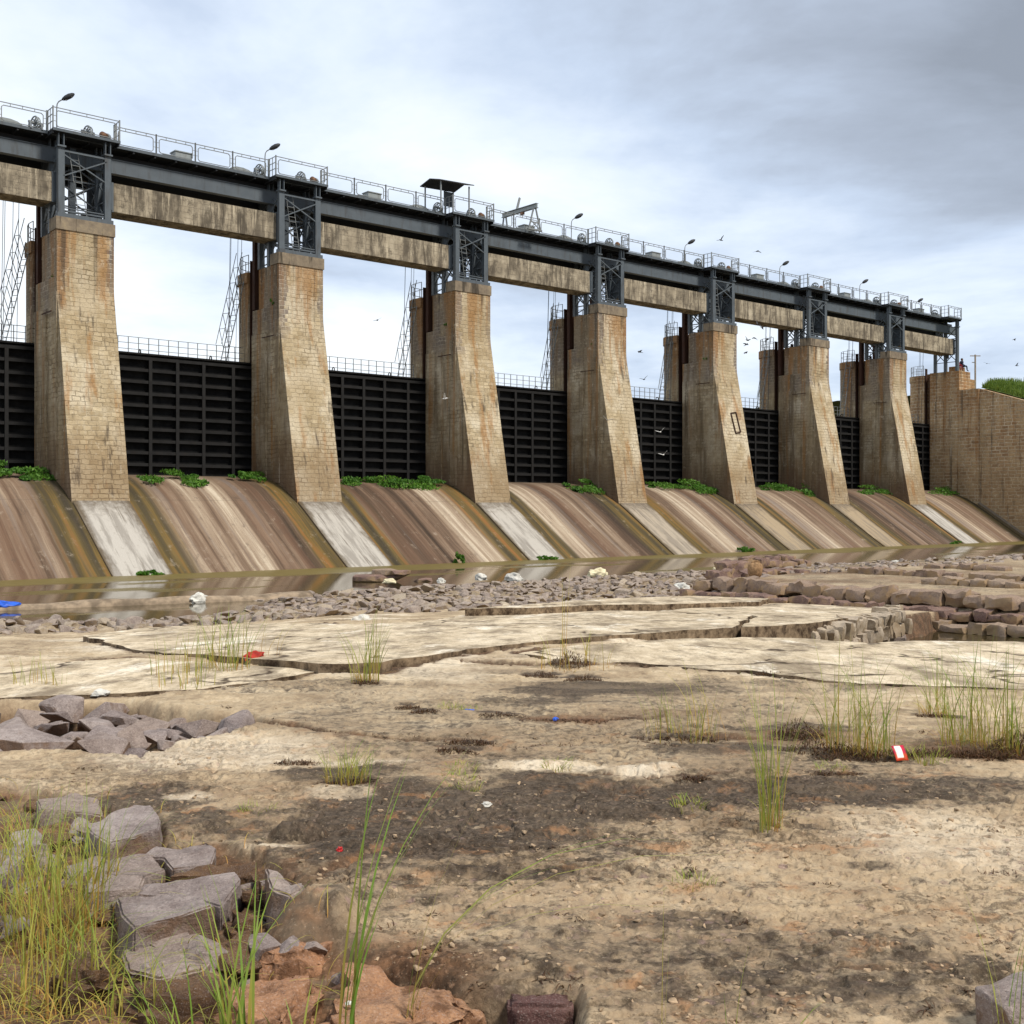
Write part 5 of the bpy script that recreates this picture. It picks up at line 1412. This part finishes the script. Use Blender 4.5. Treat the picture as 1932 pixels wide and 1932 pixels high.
tag(link('stone', me, M['maroon'], None, (x, y-.075, -.085), .03), 'dark maroon block wedged under the slab edge at the bottom', 'stone')
x, y, z = gp(1935, 1960)
tag(link('stone', rock_mesh('stone', .16, .14, .16, 17, 40, .12, .03, 2), M['stone'], None, (x+.02, y, z+.03), .4), 'rounded grey stone in the lower right corner', 'stone')

# stones in the broken pit at the left
rng = random.Random(5); placed = []
tries = 0
while len(placed) < 75 and tries < 6000:
    tries += 1
    u, v = rng.uniform(-60, 480), rng.uniform(1322, 1424)
    x, y = unproj(u, v, -.15)
    if float(sdf(PIT_A, np.array([x]), np.array([y]))[0]) > -.03: continue
    r_ = rng.uniform(.11, .30)*(1.15 if u < 200 else .9)
    if any(math.hypot(x-px_, (y-py_)*.8) < (r_+pr_)*.62 for px_, py_, pr_ in placed): continue
    placed.append((x, y, r_))
for k, (x, y, r_) in enumerate(placed):
    me = rock_mesh('stone', r_, r_*rng.uniform(.6,.9), r_*rng.uniform(.35,.5), 400+k, rng.randint(11,16), .05, .03, 1)
    o = link('stone', me, M['stone'], None, (x, y, -.13+rng.uniform(-.03,.06)), (rng.uniform(-.25,.25), rng.uniform(-.2,.2), rng.uniform(0,6.28)))
    tag(o, 'angular mauve stone heaped in the broken pit at the left edge', 'stone', 'stones heaped in the broken pit at the left')
# a few stones down in the front hollow, between the named ones
nfill = 0
while nfill < 60:
    u, v = rng.uniform(-40, 900), rng.uniform(1520, 1930)
    x, y = unproj(u, v, -.2)
    if float(sdf(PIT_B, np.array([x]), np.array([y]))[0]) > -.05: continue
    r_ = rng.uniform(.04,.10); nfill += 1
    me = rock_mesh('stone', r_, r_*.8, r_*.5, 600+nfill, 12, .05, .03, 1)
    o = link('stone', me, M['stone'] if nfill % 2 else M['mossrock'], None, (x, y, hz(x, y)+r_*.2), (rng.uniform(-.3,.3), rng.uniform(-.3,.3), rng.uniform(0,6.28)))
    tag(o, 'small stone filling the gaps of the stone pile at the lower left', 'stone', 'small stones between the larger ones at the lower left')

# rubble field between water and slabs
meshes = [rock_mesh('rubble_stone', 1, rng.uniform(.6,.9), rng.uniform(.4,.6), 700+k, rng.randint(11,15), .05, .03, 0) for k in range(14)]
def rub_ok(x, y):
    a, s = AS(x, y)
    if not (20.6 < s < 33.2): return False
    if float(sdf(TERRACE, np.array([x]), np.array([y]))[0]) < .3: return a > 5.6 and rng.random() < .35
    u = CX + F*x/y
    if u < -60 or u > 2000: return False
    if u < 560 and s < 22.6: return False
    if u < 470 and float(sdf(LEFTPOOL, np.array([x]), np.array([y]))[0]) < .2: return rng.random() < .05
    return True
pts = []
while len(pts) < 3800:
    s = rng.uniform(20.6, 33.2); a = rng.uniform(-16, 34)
    x, y, _ = D(a, s)
    if u_ok := rub_ok(x, y): pts.append((x, y, rng.uniform(.08,.21)*(1.5 if rng.random() < .1 else 1)))
P = np.array(pts); Z = height(P[:,0], P[:,1])
order = sorted(range(len(pts)), key=lambda i: -pts[i][2]/pts[i][1])
ind, rest = order[:240], order[240:]
for i in ind:
    x, y, r_ = pts[i]
    o = link('rubble_stone', meshes[i % 14], M['stone_far'], None, (x, y, Z[i]+r_*.15), (rng.uniform(-.3,.3), rng.uniform(-.3,.3), rng.uniform(0,6.28)))
    o.scale = (r_,)*3
    tag(o, 'weathered rubble stone in the stony flat between water and slabs', 'stone', 'rubble stones between the water and the pale slabs')
V, Fc = [], []
for i in rest:
    x, y, r_ = pts[i]; m = meshes[i % 14]; mt = Matrix.Translation((x, y, Z[i]+r_*.12)) @ Matrix.Rotation(rng.uniform(0,6.28), 4, 'Z') @ Matrix.Rotation(rng.uniform(-.3,.3), 4, 'X') @ Matrix.Scale(r_, 4)
    n0 = len(V); V += [tuple(mt @ v.co) for v in m.vertices]; Fc += [tuple(j+n0 for j in p.vertices) for p in m.polygons]
me = bpy.data.meshes.new('rubble'); me.from_pydata(V, [], Fc); tag(link('rubble', me, M['stone_far']), kind='stuff')

# loose grit on the near ground: uncountable
V, Fc = [], []
pm = [rock_mesh('pebble', 1, .8, .5, 800+k, 10, .08, .0, 0) for k in range(6)]
pts = []
while len(pts) < 11000:
    y = 1/rng.uniform(1/10.5, 1/3.3); x = rng.uniform(-.5,.5)*y; pts.append((x, y))
P = np.array(pts); Z = height(P[:,0], P[:,1]); Gm = grit_mask(P[:,0], P[:,1]); nb = gnoise(P[:,0]*1.3, P[:,1]*1.3, 7)
for (x, y), z, g_, n_ in zip(pts, Z, Gm, nb):
    if rng.random() > .05 + .7*g_*(.4+1.6*n_): continue
    r_ = .004 + .018*rng.random()**3.0; m = pm[rng.randrange(6)]
    mt = Matrix.Translation((x, y, z+r_*.1)) @ Matrix.Rotation(rng.uniform(0,6.28), 4, 'Z') @ Matrix.Scale(r_, 4)
    n0 = len(V); V += [tuple(mt @ v.co) for v in m.vertices]; Fc += [tuple(j+n0 for j in p.vertices) for p in m.polygons]
me = bpy.data.meshes.new('gravel'); me.from_pydata(V, [], Fc)
M['pebble'] = mat_plain('pebble_mix', (.33,.24,.155), .92, .45, 22)
tag(link('gravel', me, M['pebble']), kind='stuff')

# flat rock island in the water
isl = thing('rock_outcrop', 'low flat-topped rock standing in the water left of centre', 'rock', (*unproj(730, 1090, WATER+.15), WATER))
for k, (dx, dy, rx, ry, rz, zz) in enumerate(((-.7,0,.75,.5,.22,.12),(.35,.2,.85,.5,.26,.15),(-.1,.1,.6,.4,.16,.36),(1.3,.1,.55,.35,.12,.03),(.5,-.1,.5,.35,.12,.36))):
    link('ledge', rock_mesh('ledge', rx, ry, rz, 900+k, 16, .04, .03, 1), M['block'], isl, (dx, dy, zz), rng.uniform(-.3,.3))

# concrete sill along the left pool
A = unproj(-120, 1142, WATER+.2); B = unproj(585, 1116, WATER+.2)
L = math.hypot(B[0]-A[0], B[1]-A[1]); ang = math.atan2(B[1]-A[1], B[0]-A[0])
bm = bmesh.new(); rows = []
prof = [(-.35,-.5),(-.32,.02),(-.25,.12),(-.1,.18),(.1,.18),(.25,.12),(.32,.02),(.35,-.5)]
for i in range(61):
    x_ = L*i/60; rows.append([bm.verts.new((x_, y_*(1+.15*mnoise.noise(Vector((x_*.7,y_,1)))), (z_+.08*mnoise.noise(Vector((x_*.5,y_*2,z_)))) if z_ > -.4 else z_)) for y_, z_ in prof])
for i in range(60):
    for k in range(len(prof)-1):
        f = bm.faces.new((rows[i][k], rows[i+1][k], rows[i+1][k+1], rows[i][k+1])); f.smooth = True
bm.faces.new(rows[0]); bm.faces.new(rows[-1][::-1]); bmesh.ops.recalc_face_normals(bm, faces=bm.faces[:])
me = bpy.data.meshes.new('concrete_sill'); bm.to_mesh(me); bm.free()
M['sill'] = mat_plain('sill_concrete', (.26,.20,.14), .9, .4, 3)
tag(link('concrete_sill', me, M['sill'], None, (A[0], A[1], WATER), ang), 'long low concrete sill between the river and the small pool at left', 'sill')

# ------------------------------------------------------------------ stepped masonry ruin at the right
def block_mesh_into(V, Fc, c, lx, ly, lz, rot, rnd):
    n0 = len(V); ct, st_ = math.cos(rot), math.sin(rot); k = 4
    idx = {}
    for i in range(k+1):
        for j in range(k+1):
            for m in range(k+1):
                if 0 < i < k and 0 < j < k and 0 < m < k: continue
                p = Vector((2*i/k-1, 2*j/k-1, 2*m/k-1))
                n_ = (abs(p.x)**12+abs(p.y)**12+abs(p.z)**12)**(1/12)
                q = p/max(n_, 1)
                q = Vector((q.x*lx/2, q.y*ly/2, q.z*lz/2))
                w = q + Vector(c)
                q += Vector((mnoise.noise(w*3.1), mnoise.noise(w*3.1+Vector((5,5,5))), mnoise.noise(w*3.1+Vector((9,1,4)))))*.30*min(lx,ly,lz) + Vector((mnoise.noise(w*11), mnoise.noise(w*11+Vector((2,5,5))), mnoise.noise(w*11+Vector((9,7,4)))))*.15*min(lx,ly,lz)
                idx[(i,j,m)] = len(V)
                V.append((c[0]+q.x*ct-q.y*st_, c[1]+q.x*st_+q.y*ct, c[2]+q.z))
    for a in range(k):
        for b in range(k):
            for f in (((0,a,b),(0,a,b+1),(0,a+1,b+1),(0,a+1,b)), ((k,a,b),(k,a+1,b),(k,a+1,b+1),(k,a,b+1)),
                      ((a,0,b),(a+1,0,b),(a+1,0,b+1),(a,0,b+1)), ((a,k,b),(a,k,b+1),(a+1,k,b+1),(a+1,k,b)),
                      ((a,b,0),(a,b+1,0),(a+1,b+1,0),(a+1,b,0)), ((a,b,k),(a+1,b,k),(a+1,b+1,k),(a,b+1,k))):
                Fc.append(tuple(idx[q] for q in f))
def course(parent, p, q, z0, z1, depth, seed, name='stone_course', lmin=.35, lmax=.7, mat=None, gap=.0):
    """row of blocks from p to q, both in dam (a, s)"""
    rnd = random.Random(seed); V, Fc = [], []
    A = Vector(D(*p)); B = Vector(D(*q)); d = B-A; L = d.length; d.normalize(); rot = math.atan2(d.y, d.x); nrm = Vector((-d.y, d.x, 0))
    x = 0
    while x < L:
        l = rnd.uniform(lmin, lmax); h = (z1-z0)*rnd.uniform(.72,1.18)
        if rnd.random() > gap:
            c = A + d*(x+l/2) + nrm*rnd.uniform(-.12,.12)
            block_mesh_into(V, Fc, (c.x, c.y, z0+h/2+rnd.uniform(-.01,.01)), l*.97, depth*rnd.uniform(.85,1.1), h, rot+rnd.uniform(-.12,.12), rnd)
        x += l
    me = bpy.data.meshes.new(name)
    o0 = parent.location
    me.from_pydata([(a-o0.x, b-o0.y, c-o0.z) for a, b, c in V], [], Fc)
    me.polygons.foreach_set('use_smooth', np.ones(len(Fc), bool))
    try: me.set_sharp_from_angle(angle=R(40))
    except Exception: pass
    return link(name, me, mat or M['block'], parent)
ruin = thing('stepped_masonry', 'broken stepped wall of dark maroon stone blocks at the right', 'stone wall', D(4.5,36,-1.3))
course(ruin, (3.9,37.5), (3.9,52), -1.62, -1.30, .7, 1, lmin=.4, lmax=.8)
course(ruin, (4.0,33.4), (4.1,52), -1.32, -1.06, .7, 2)
course(ruin, (4.45,32.8), (4.6,52), -1.06, -.80, .7, 3)
course(ruin, (4.95,33.0), (5.3,52), -.81, -.46, .75, 4, lmin=.45, lmax=.85)
low = thing('low_stone_row', 'short double row of stone blocks behind the sack', 'stone wall', D(8.5,32,-.5))
course(low, (6.6,32.2), (11.2,32.0), -.70, -.38, .6, 5); course(low, (7.6,31.5), (10.6,31.4), -.42, -.12, .5, 6)
low2 = thing('low_stone_row', 'farthest short row of stone blocks near the water, behind the sack', 'stone wall', D(13,29.6,-.5))
course(low2, (11.0,29.7), (15.0,29.6), -.66, -.36, .6, 7); course(low2, (11.8,29.2), (14.4,29.1), -.4, -.18, .5, 8)
low3 = thing('low_stone_row', 'long broken row of stones on the flat at the right edge', 'stone wall', D(14,38,-.5))
for k_, (p_, q_) in enumerate((((12.0,33.5),(12.1,37)),((12.1,37.8),(12.3,45)),((17,33.5),(17.1,36)),((17.1,37.5),(17.2,41)),((17.2,42),(17.3,45)),((9.0,38.0),(9.0,40.5)),((9.0,41.2),(9.1,46)))): course(low3, p_, q_, -.62, -.36, .6, 60+k_)
sw = thing('stacked_stone_edge', 'slab edge of upright stacked stones above the puddle at right', 'stone wall', (6.6,21.6,-1.3))
e0, e1 = AS(5.1,19.55), AS(8.25,24.7)
for k_, z_ in enumerate((-1.36, -1.06, -.77)): course(sw, e0, e1, z_, z_+.30, .4, 11+k_, lmin=.15, lmax=.34, mat=M['stone_far'])

# sack on the ruin
x, y = unproj(1425, 1087, -.42)
t = thing('sack', 'round tan sack sitting on the stepped stone wall', 'sack', (x, y, -.46)); t.scale = (.62,.62,.8)
mb = MB(); mb.lathe([(.16,0),(.30,.04),(.36,.18),(.37,.34),(.33,.48),(.24,.55),(.10,.57)], 18); o = mb.build('bag', M['sack'], t, smooth=True)
for v in o.data.vertices: v.co += Vector((mnoise.noise(v.co*4), mnoise.noise(v.co*4+Vector((3,3,3))), mnoise.noise(v.co*4+Vector((7,1,1)))*.5))*.06
mb = MB(); mb.tube([(-.2,.0,.53),(-.05,.02,.60),(.1,-.01,.60),(.22,.0,.54)], .05, 6); mb.build('folded_mouth', M['sack'], t, smooth=True)

# ------------------------------------------------------------------ litter
def crumple(name, rx, ry, rz, seed, mat, u, v, lab, cat='litter', group=None, z=None, amp=.35, lift=0.0):
    bm = bmesh.new(); bmesh.ops.create_icosphere(bm, subdivisions=3, radius=1)
    for q in bm.verts:
        k = 1 + amp*mnoise.fractal(q.co*1.6+Vector((seed,0,0)), 1, 2, 3) + amp*.5*abs(mnoise.noise(q.co*4+Vector((seed,2,0))))
        q.co = Vector((q.co.x*rx*k, q.co.y*ry*k, max(-.25, q.co.z)*rz*k))
    me = bpy.data.meshes.new(name); bm.to_mesh(me); bm.free()
    if z is None: x, y, zz = gp(u, v, -.5)
    else: x, y = unproj(u, v, z); zz = z
    return tag(link(name, me, mat, None, (x, y, zz+lift), seed), lab, cat, group)
crumple('plastic_bag', .38, .2, .22, 1, M['white'], 376, 1133, 'crumpled white plastic bag in the small pool at left', z=-1.24)
crumple('plastic_bag', .5, .3, .26, 2, M['white'], 968, 1092, 'larger white bundle at the water edge, centre', z=-1.2)
crumple('plastic_bag', .26, .2, .2, 3, M['white'], 908, 1092, 'small white bag left of the larger white bundle', z=-1.2)
crumple('plastic_bag', .55, .3, .25, 4, M['yellowish'], 1128, 1084, 'yellowish heap of plastic at the water edge right of centre', z=-1.18)
crumple('plastic_bag', .4, .25, .18, 5, M['white'], 1285, 1110, 'flat white bag left of the stepped stone wall', z=-1.1)
crumple('plastic_bag', .5, .3, .2, 6, M['yellowish'], 1365, 1076, 'yellowish plastic heap at the water edge near the sack', z=-1.15)
crumple('plastic_bag', .2, .12, .12, 7, M['white'], 683, 1172, 'small white scrap on the broken slab edge left of centre', z=-.62)
crumple('plastic_bag', .22, .15, .14, 8, M['white'], 832, 1098, 'small white scrap on the rubble left of the white bundle', z=-1.1)
crumple('plastic_bag', .25, .18, .14, 9, M['yellowish'], 735, 1098, 'small pale scrap beside the rock in the water', z=-1.15)
crumple('tarpaulin', .5, .25, .14, 10, M['blue'], 2, 1143, 'bright blue tarpaulin scrap cut by the left edge', z=-1.18)
crumple('cloth', .17, .09, .06, 11, M['redcloth'], 480, 1241, 'red cloth lying on the pale slab at left', amp=.5)
crumple('wrapper', .016, .012, .014, 12, M['red'], 641, 1607, 'small bright red scrap on the dark patch', amp=.5, lift=.008)
crumple('plastic_bag', .03, .02, .018, 13, M['white'], 918, 1519, 'tiny white ring-like scrap on the dark patch')
crumple('plastic_bag', .017, .014, .015, 14, M['white'], 975, 1930, 'crumpled clear-white plastic at the bottom edge beside the maroon block', z=-.09)
crumple('plastic_bag', .013, .008, .010, 15, M['white'], 948, 1905, 'thin white scrap between the orange rock and the maroon block', z=-.10)
crumple('plastic_bag', .014, .011, .007, 16, M['white'], 660, 1893, 'tiny white cap on the orange rock', z=.012)
crumple('scrap', .03, .02, .02, 17, M['blue'], 1048, 1358, 'tiny dark blue scrap on the reddish moss')
crumple('scrap', .07, .03, .012, 18, M['blue'], 888, 1341, 'flat blue scrap beside the tiny green tuft')
crumple('plastic_bag', .07, .05, .04, 19, M['white'], 190, 1311, 'small white scrap at the edge of the broken pit')
crumple('plastic_bag', .4, .3, .14, 20, M['white'], 1690, 1063, 'white bag on the flat near the right edge', z=-.95)
x, y, z = gp(1698, 1437)
t = thing('snack_wrapper', 'red and white snack wrapper lying below the tall grass at right', 'wrapper', (x, y, z+.012), .25)
bm = bmesh.new(); rows = []
for i in range(9):
    for_j = []
    for j in range(9):
        px_, py_ = (i/8-.5)*.085, (j/8-.5)*.11
        zz = .02*math.exp(-((px_/.03)**2+(py_/.04)**2)) + .004*mnoise.noise(Vector((px_*60, py_*60, 1)))
        for_j.append(bm.verts.new((px_, py_*.55, zz + (py_+.055)*.75)))
    rows.append(for_j)
low_ = []
for i in range(8):
    for j in range(8): bm.faces.new((rows[i][j], rows[i+1][j], rows[i+1][j+1], rows[i][j+1])).smooth = True
g = NT('printed_foil'); ob = g.obj(); s_ = g.sep(ob)
wh = g.math('MULTIPLY', g.math('MULTIPLY', g.ramp(s_[0], -.03,-.025), g.ramp(s_[0], .018,.012)), g.math('MULTIPLY', g.ramp(s_[2], .015,.022), g.ramp(s_[2], .085,.078)))
M['foil'] = g.done(g.mix(wh, g.mix(g.ramp(s_[2], .03,.05), (.55,.06,.02), (.50,.02,.06)), (.8,.78,.72)), .35)
me = bpy.data.meshes.new('foil'); bm.to_mesh(me); bm.free(); o = link('foil', me, M['foil'], t); so = o.modifiers.new('s','SOLIDIFY'); so.thickness = .004

# ------------------------------------------------------------------ birds
def bird_mesh(flap, seed):
    mb = MB()
    mb.tube([(-.16,0,0),(-.10,0,.005),(0,0,.0),(.08,0,.01),(.13,0,.02),(.17,0,.015)], [.012,.035,.05,.038,.03,.006], 7)
    for s_ in (-1, 1):
        z1 = .10*flap; z2 = .20*flap
        V = [(.06,s_*.03,.02),(-.05,s_*.03,.02),(.07,s_*.17,.02+z1),(-.06,s_*.16,.02+z1),(-.03,s_*.34,.02+z2),(-.06,s_*.33,.02+z2)]
        V2 = [(a,b,c-.008) for a,b,c in V]
        mb.add(V+V2, [(0,1,3,2),(2,3,5,4),(6,8,9,7),(8,10,11,9),(0,2,8,6),(2,4,10,8),(1,7,9,3),(3,9,11,5),(4,5,11,10),(0,6,7,1)])
    mb.add([(-.14,-.02,.0),(-.14,.02,.0),(-.25,.05,.0),(-.25,-.05,.0),(-.2,0,.012)], [(0,1,4),(1,2,4),(2,3,4),(3,0,4),(0,3,2,1)])
    return mb
bm_ = [bird_mesh(f, 0).build('bird', M['bird']).data for f in (.2, .9, -.5)]
for o in [o for o in bpy.data.objects if o.name.startswith('bird') and o.parent is None and 'label' not in o]: bpy.data.objects.remove(o)
BL = [(712,604,58,'lone small dark bird flying in the opening right of the second pier',None),(1360,453,60,'small dark bird high in the sky above the bridge, left of the other one',None),(1429,474,60,'small dark bird high in the sky above the bridge, right of the other one',None),
      (1207,664,62,'upper dark bird gliding in the opening right of the fourth pier',None),(1215,716,62,'lower dark bird gliding in the opening right of the fourth pier',None),
      (1407,665,66,None,1),(1408,650,66,None,1),(1410,642,66,None,1),(1424,638,66,None,1),(1448,641,66,None,1),(1430,612,66,None,1),(1438,617,66,None,1),
      (1862,686,90,'dark bird left of the right edge, above the grassy bank, lower left of two',None),(1918,690,90,'dark bird above the grassy bank at the far right',None),(1914,640,90,'highest dark bird above the bank at the far right',None)]
for k, (u, v, d_, lab, gr) in enumerate(BL):
    x, y = far(u, d_); z = EYE + (HY-v)/F*d_
    o = link('bird', bm_[k % 3], M['bird'], None, (x, y, z), (random.uniform(-.5,.5), random.uniform(-.4,.3), random.uniform(0,6.28))); o.scale = (.75,)*3
    tag(o, lab or 'small dark bird in the loose flock right of the pier with the framed patch', 'bird', 'birds flocking right of the fifth pier' if gr else 'dark birds flying about the dam')
bl2 = bm_[1].copy(); bl2.materials.clear(); bl2.materials.append(M['birdlt'])
for u, v, d_, lab in [(1146,793,72,'pale bird flying before the fourth pier'),(1252,858,80,'pale bird flying before the gate right of the fourth pier'),(1246,815,80,'higher pale bird before the gate right of the fourth pier'),(840,752,66,'tiny pale bird before the gate left of the third pier')]:
    x, y = far(u, d_); z = EYE + (HY-v)/F*d_
    tag(link('bird', bl2, None, None, (x, y, z), (.3,.2,random.uniform(0,6))), lab, 'bird', 'pale birds before the gates')

# ------------------------------------------------------------------ two people sitting on the abutment
def person(label, a, s, z, rot, cloth, legs):
    t = thing('person', label, 'person', D(a, s, z), rot)
    J = {'pel':(0,0,.10),'sp':(-.03,0,.32),'ch':(-.02,0,.50),'nk':(0,0,.62),'hd':(.02,0,.70),'ht':(.02,0,.82),
         'hl':(.05,.1,.08),'kl':(.44,.12,.10),'al':(.48,.12,-.34),'fl':(.62,.13,-.38),'hr':(.05,-.1,.08),'kr':(.44,-.12,.10),'ar':(.48,-.12,-.34),'fr':(.62,-.13,-.38),
         'sl':(-.01,.18,.54),'el':(.06,.24,.28),'wl':(.28,.16,.18),'sr':(-.01,-.18,.54),'er':(.06,-.24,.28),'wr':(.28,-.16,.18)}
    Rr = {'pel':.14,'sp':.125,'ch':.135,'nk':.055,'hd':.09,'ht':.085,'hl':.095,'kl':.062,'al':.042,'fl':.04,'hr':.095,'kr':.062,'ar':.042,'fr':.04,'sl':.062,'el':.045,'wl':.035,'sr':.062,'er':.045,'wr':.035}
    E = [('pel','sp'),('sp','ch'),('ch','nk'),('nk','hd'),('hd','ht'),('pel','hl'),('hl','kl'),('kl','al'),('al','fl'),('pel','hr'),('hr','kr'),('kr','ar'),('ar','fr'),('ch','sl'),('sl','el'),('el','wl'),('ch','sr'),('sr','er'),('er','wr')]
    ks = list(J); me = bpy.data.meshes.new('body'); me.from_pydata([J[k] for k in ks], [(ks.index(a_), ks.index(b_)) for a_, b_ in E], [])
    o = link('body', me, legs, t); sk = o.modifiers.new('skin','SKIN'); sb = o.modifiers.new('sub','SUBSURF'); sb.levels = sb.render_levels = 2
    if not me.skin_vertices: me.skin_vertices.add() if hasattr(me.skin_vertices,'add') else None
    if me.skin_vertices:
        for k, d_ in zip(ks, me.skin_vertices[0].data): d_.radius = (Rr[k], Rr[k]); d_.use_root = (k == 'pel')
    m_ = MB(); m_.lathe([(.15,.08),(.165,.2),(.165,.4),(.19,.5),(.15,.58),(.07,.62)], 12, (-.02,0,0)); m_.build('shirt', cloth, t, smooth=True)
    m_ = MB(); m_.lathe([(.05,.60),(.09,.65),(.105,.72),(.09,.80),(.04,.85)], 10, (.02,0,0)); m_.build('head', M['skin'], t, smooth=True)
    m_ = MB(); m_.lathe([(.10,.72),(.113,.77),(.10,.83),(.04,.875)], 10, (.0,0,0)); m_.build('hair', M['hair'], t, smooth=True)
person('person in maroon sitting by the last tower on the abutment', 84+PA, -.85, 15.26, TH-1.8, M['clothred'], M['clothred'])
person('person in dark blue sitting at the outer edge of the abutment top', 84+PB, -.85, 15.26, TH-1.2, M['clothdark'], M['clothdark'])

# ------------------------------------------------------------------ sky, sun, camera
SUN_EL, SUN_AZ = R(52), R(125)      # azimuth from +Y clockwise: to the right and behind the viewer
w = bpy.data.worlds.new('World'); bpy.context.scene.world = w; w.use_nodes = True
nt = w.node_tree; nt.nodes.clear()
class WN_(NT):
    def __init__(s, t): s.t = t
g = WN_(nt)
outw = nt.nodes.new('ShaderNodeOutputWorld'); bg = nt.nodes.new('ShaderNodeBackground')
sky = nt.nodes.new('ShaderNodeTexSky'); sky.sky_type = 'NISHITA'; sky.sun_disc = False; sky.sun_elevation = SUN_EL; sky.sun_rotation = SUN_AZ
dirn = g.n('TexCoord').outputs['Generated']
x_, y_, z_ = g.sep(dirn)[0:3]
zc = g.math('ADD', g.math('MAXIMUM', z_, 0.0), .16)
pl = g.comb(g.math('DIVIDE', x_, zc), g.math('DIVIDE', y_, zc), 0.0)
n1 = g.noise(g.map(pl, (.62,.62,1), (2.3,.7,0)), 1.0, 7, .55, .35)
n2 = g.noise(g.map(pl, (1.5,1.5,1), (7.1,3.3,0)), 1.0, 7, .6, .2)
cl = g.math('ADD', g.math('ADD', g.math('MULTIPLY', n1, .90), g.math('MULTIPLY', n2, .42)), -.16)
# brighter towards the left, heavier cloud high on the right
azr = g.math('DIVIDE', x_, g.math('MAXIMUM', y_, .15))
bias = g.math('ADD', g.math('MULTIPLY', azr, -.24), g.math('MULTIPLY', z_, -.58))
t_ = g.math('ADD', g.math('ADD', cl, bias), .17)
cloud = g.cramp(t_, [(.24,(2.6,2.9,3.4)),(.37,(3.7,4.2,5.05)),(.47,(5.0,5.85,7.2)),(.56,(6.6,7.4,8.5)),(.69,(8.5,8.9,9.3))])
skyc = g.mix(.90, sky.outputs[0], cloud)
nt.links.new(skyc, bg.inputs[0]); bg.inputs[1].default_value = .086
nt.links.new(bg.outputs[0], outw.inputs[0])

sl = bpy.data.lights.new('sun', 'SUN'); sl.energy = 2.7; sl.angle = R(11); sl.color = (1.0, .925, .81)
so = bpy.data.objects.new('sun', sl); C.objects.link(so)
dv = Vector((math.sin(SUN_AZ)*math.cos(SUN_EL), math.cos(SUN_AZ)*math.cos(SUN_EL), math.sin(SUN_EL)))
so.rotation_euler = dv.to_track_quat('Z', 'Y').to_euler(); so.location = (20, -20, 40)

cam = bpy.data.cameras.new('camera'); co_ = bpy.data.objects.new('camera', cam); C.objects.link(co_)
cam.sensor_width = 36; cam.lens = 36*F/1932; cam.shift_y = -(966-HY)/1932; cam.clip_end = 12000; cam.clip_start = .05
co_.location = (0, 0, EYE); co_.rotation_euler = (R(90), 0, 0)
sc = bpy.context.scene; sc.camera = co_
sc.view_settings.view_transform = 'Standard'; sc.view_settings.look = 'None'; sc.view_settings.exposure = 0.62; sc.view_settings.gamma = 1
sc.render.film_transparent = False
sc.cycles.max_bounces = 6
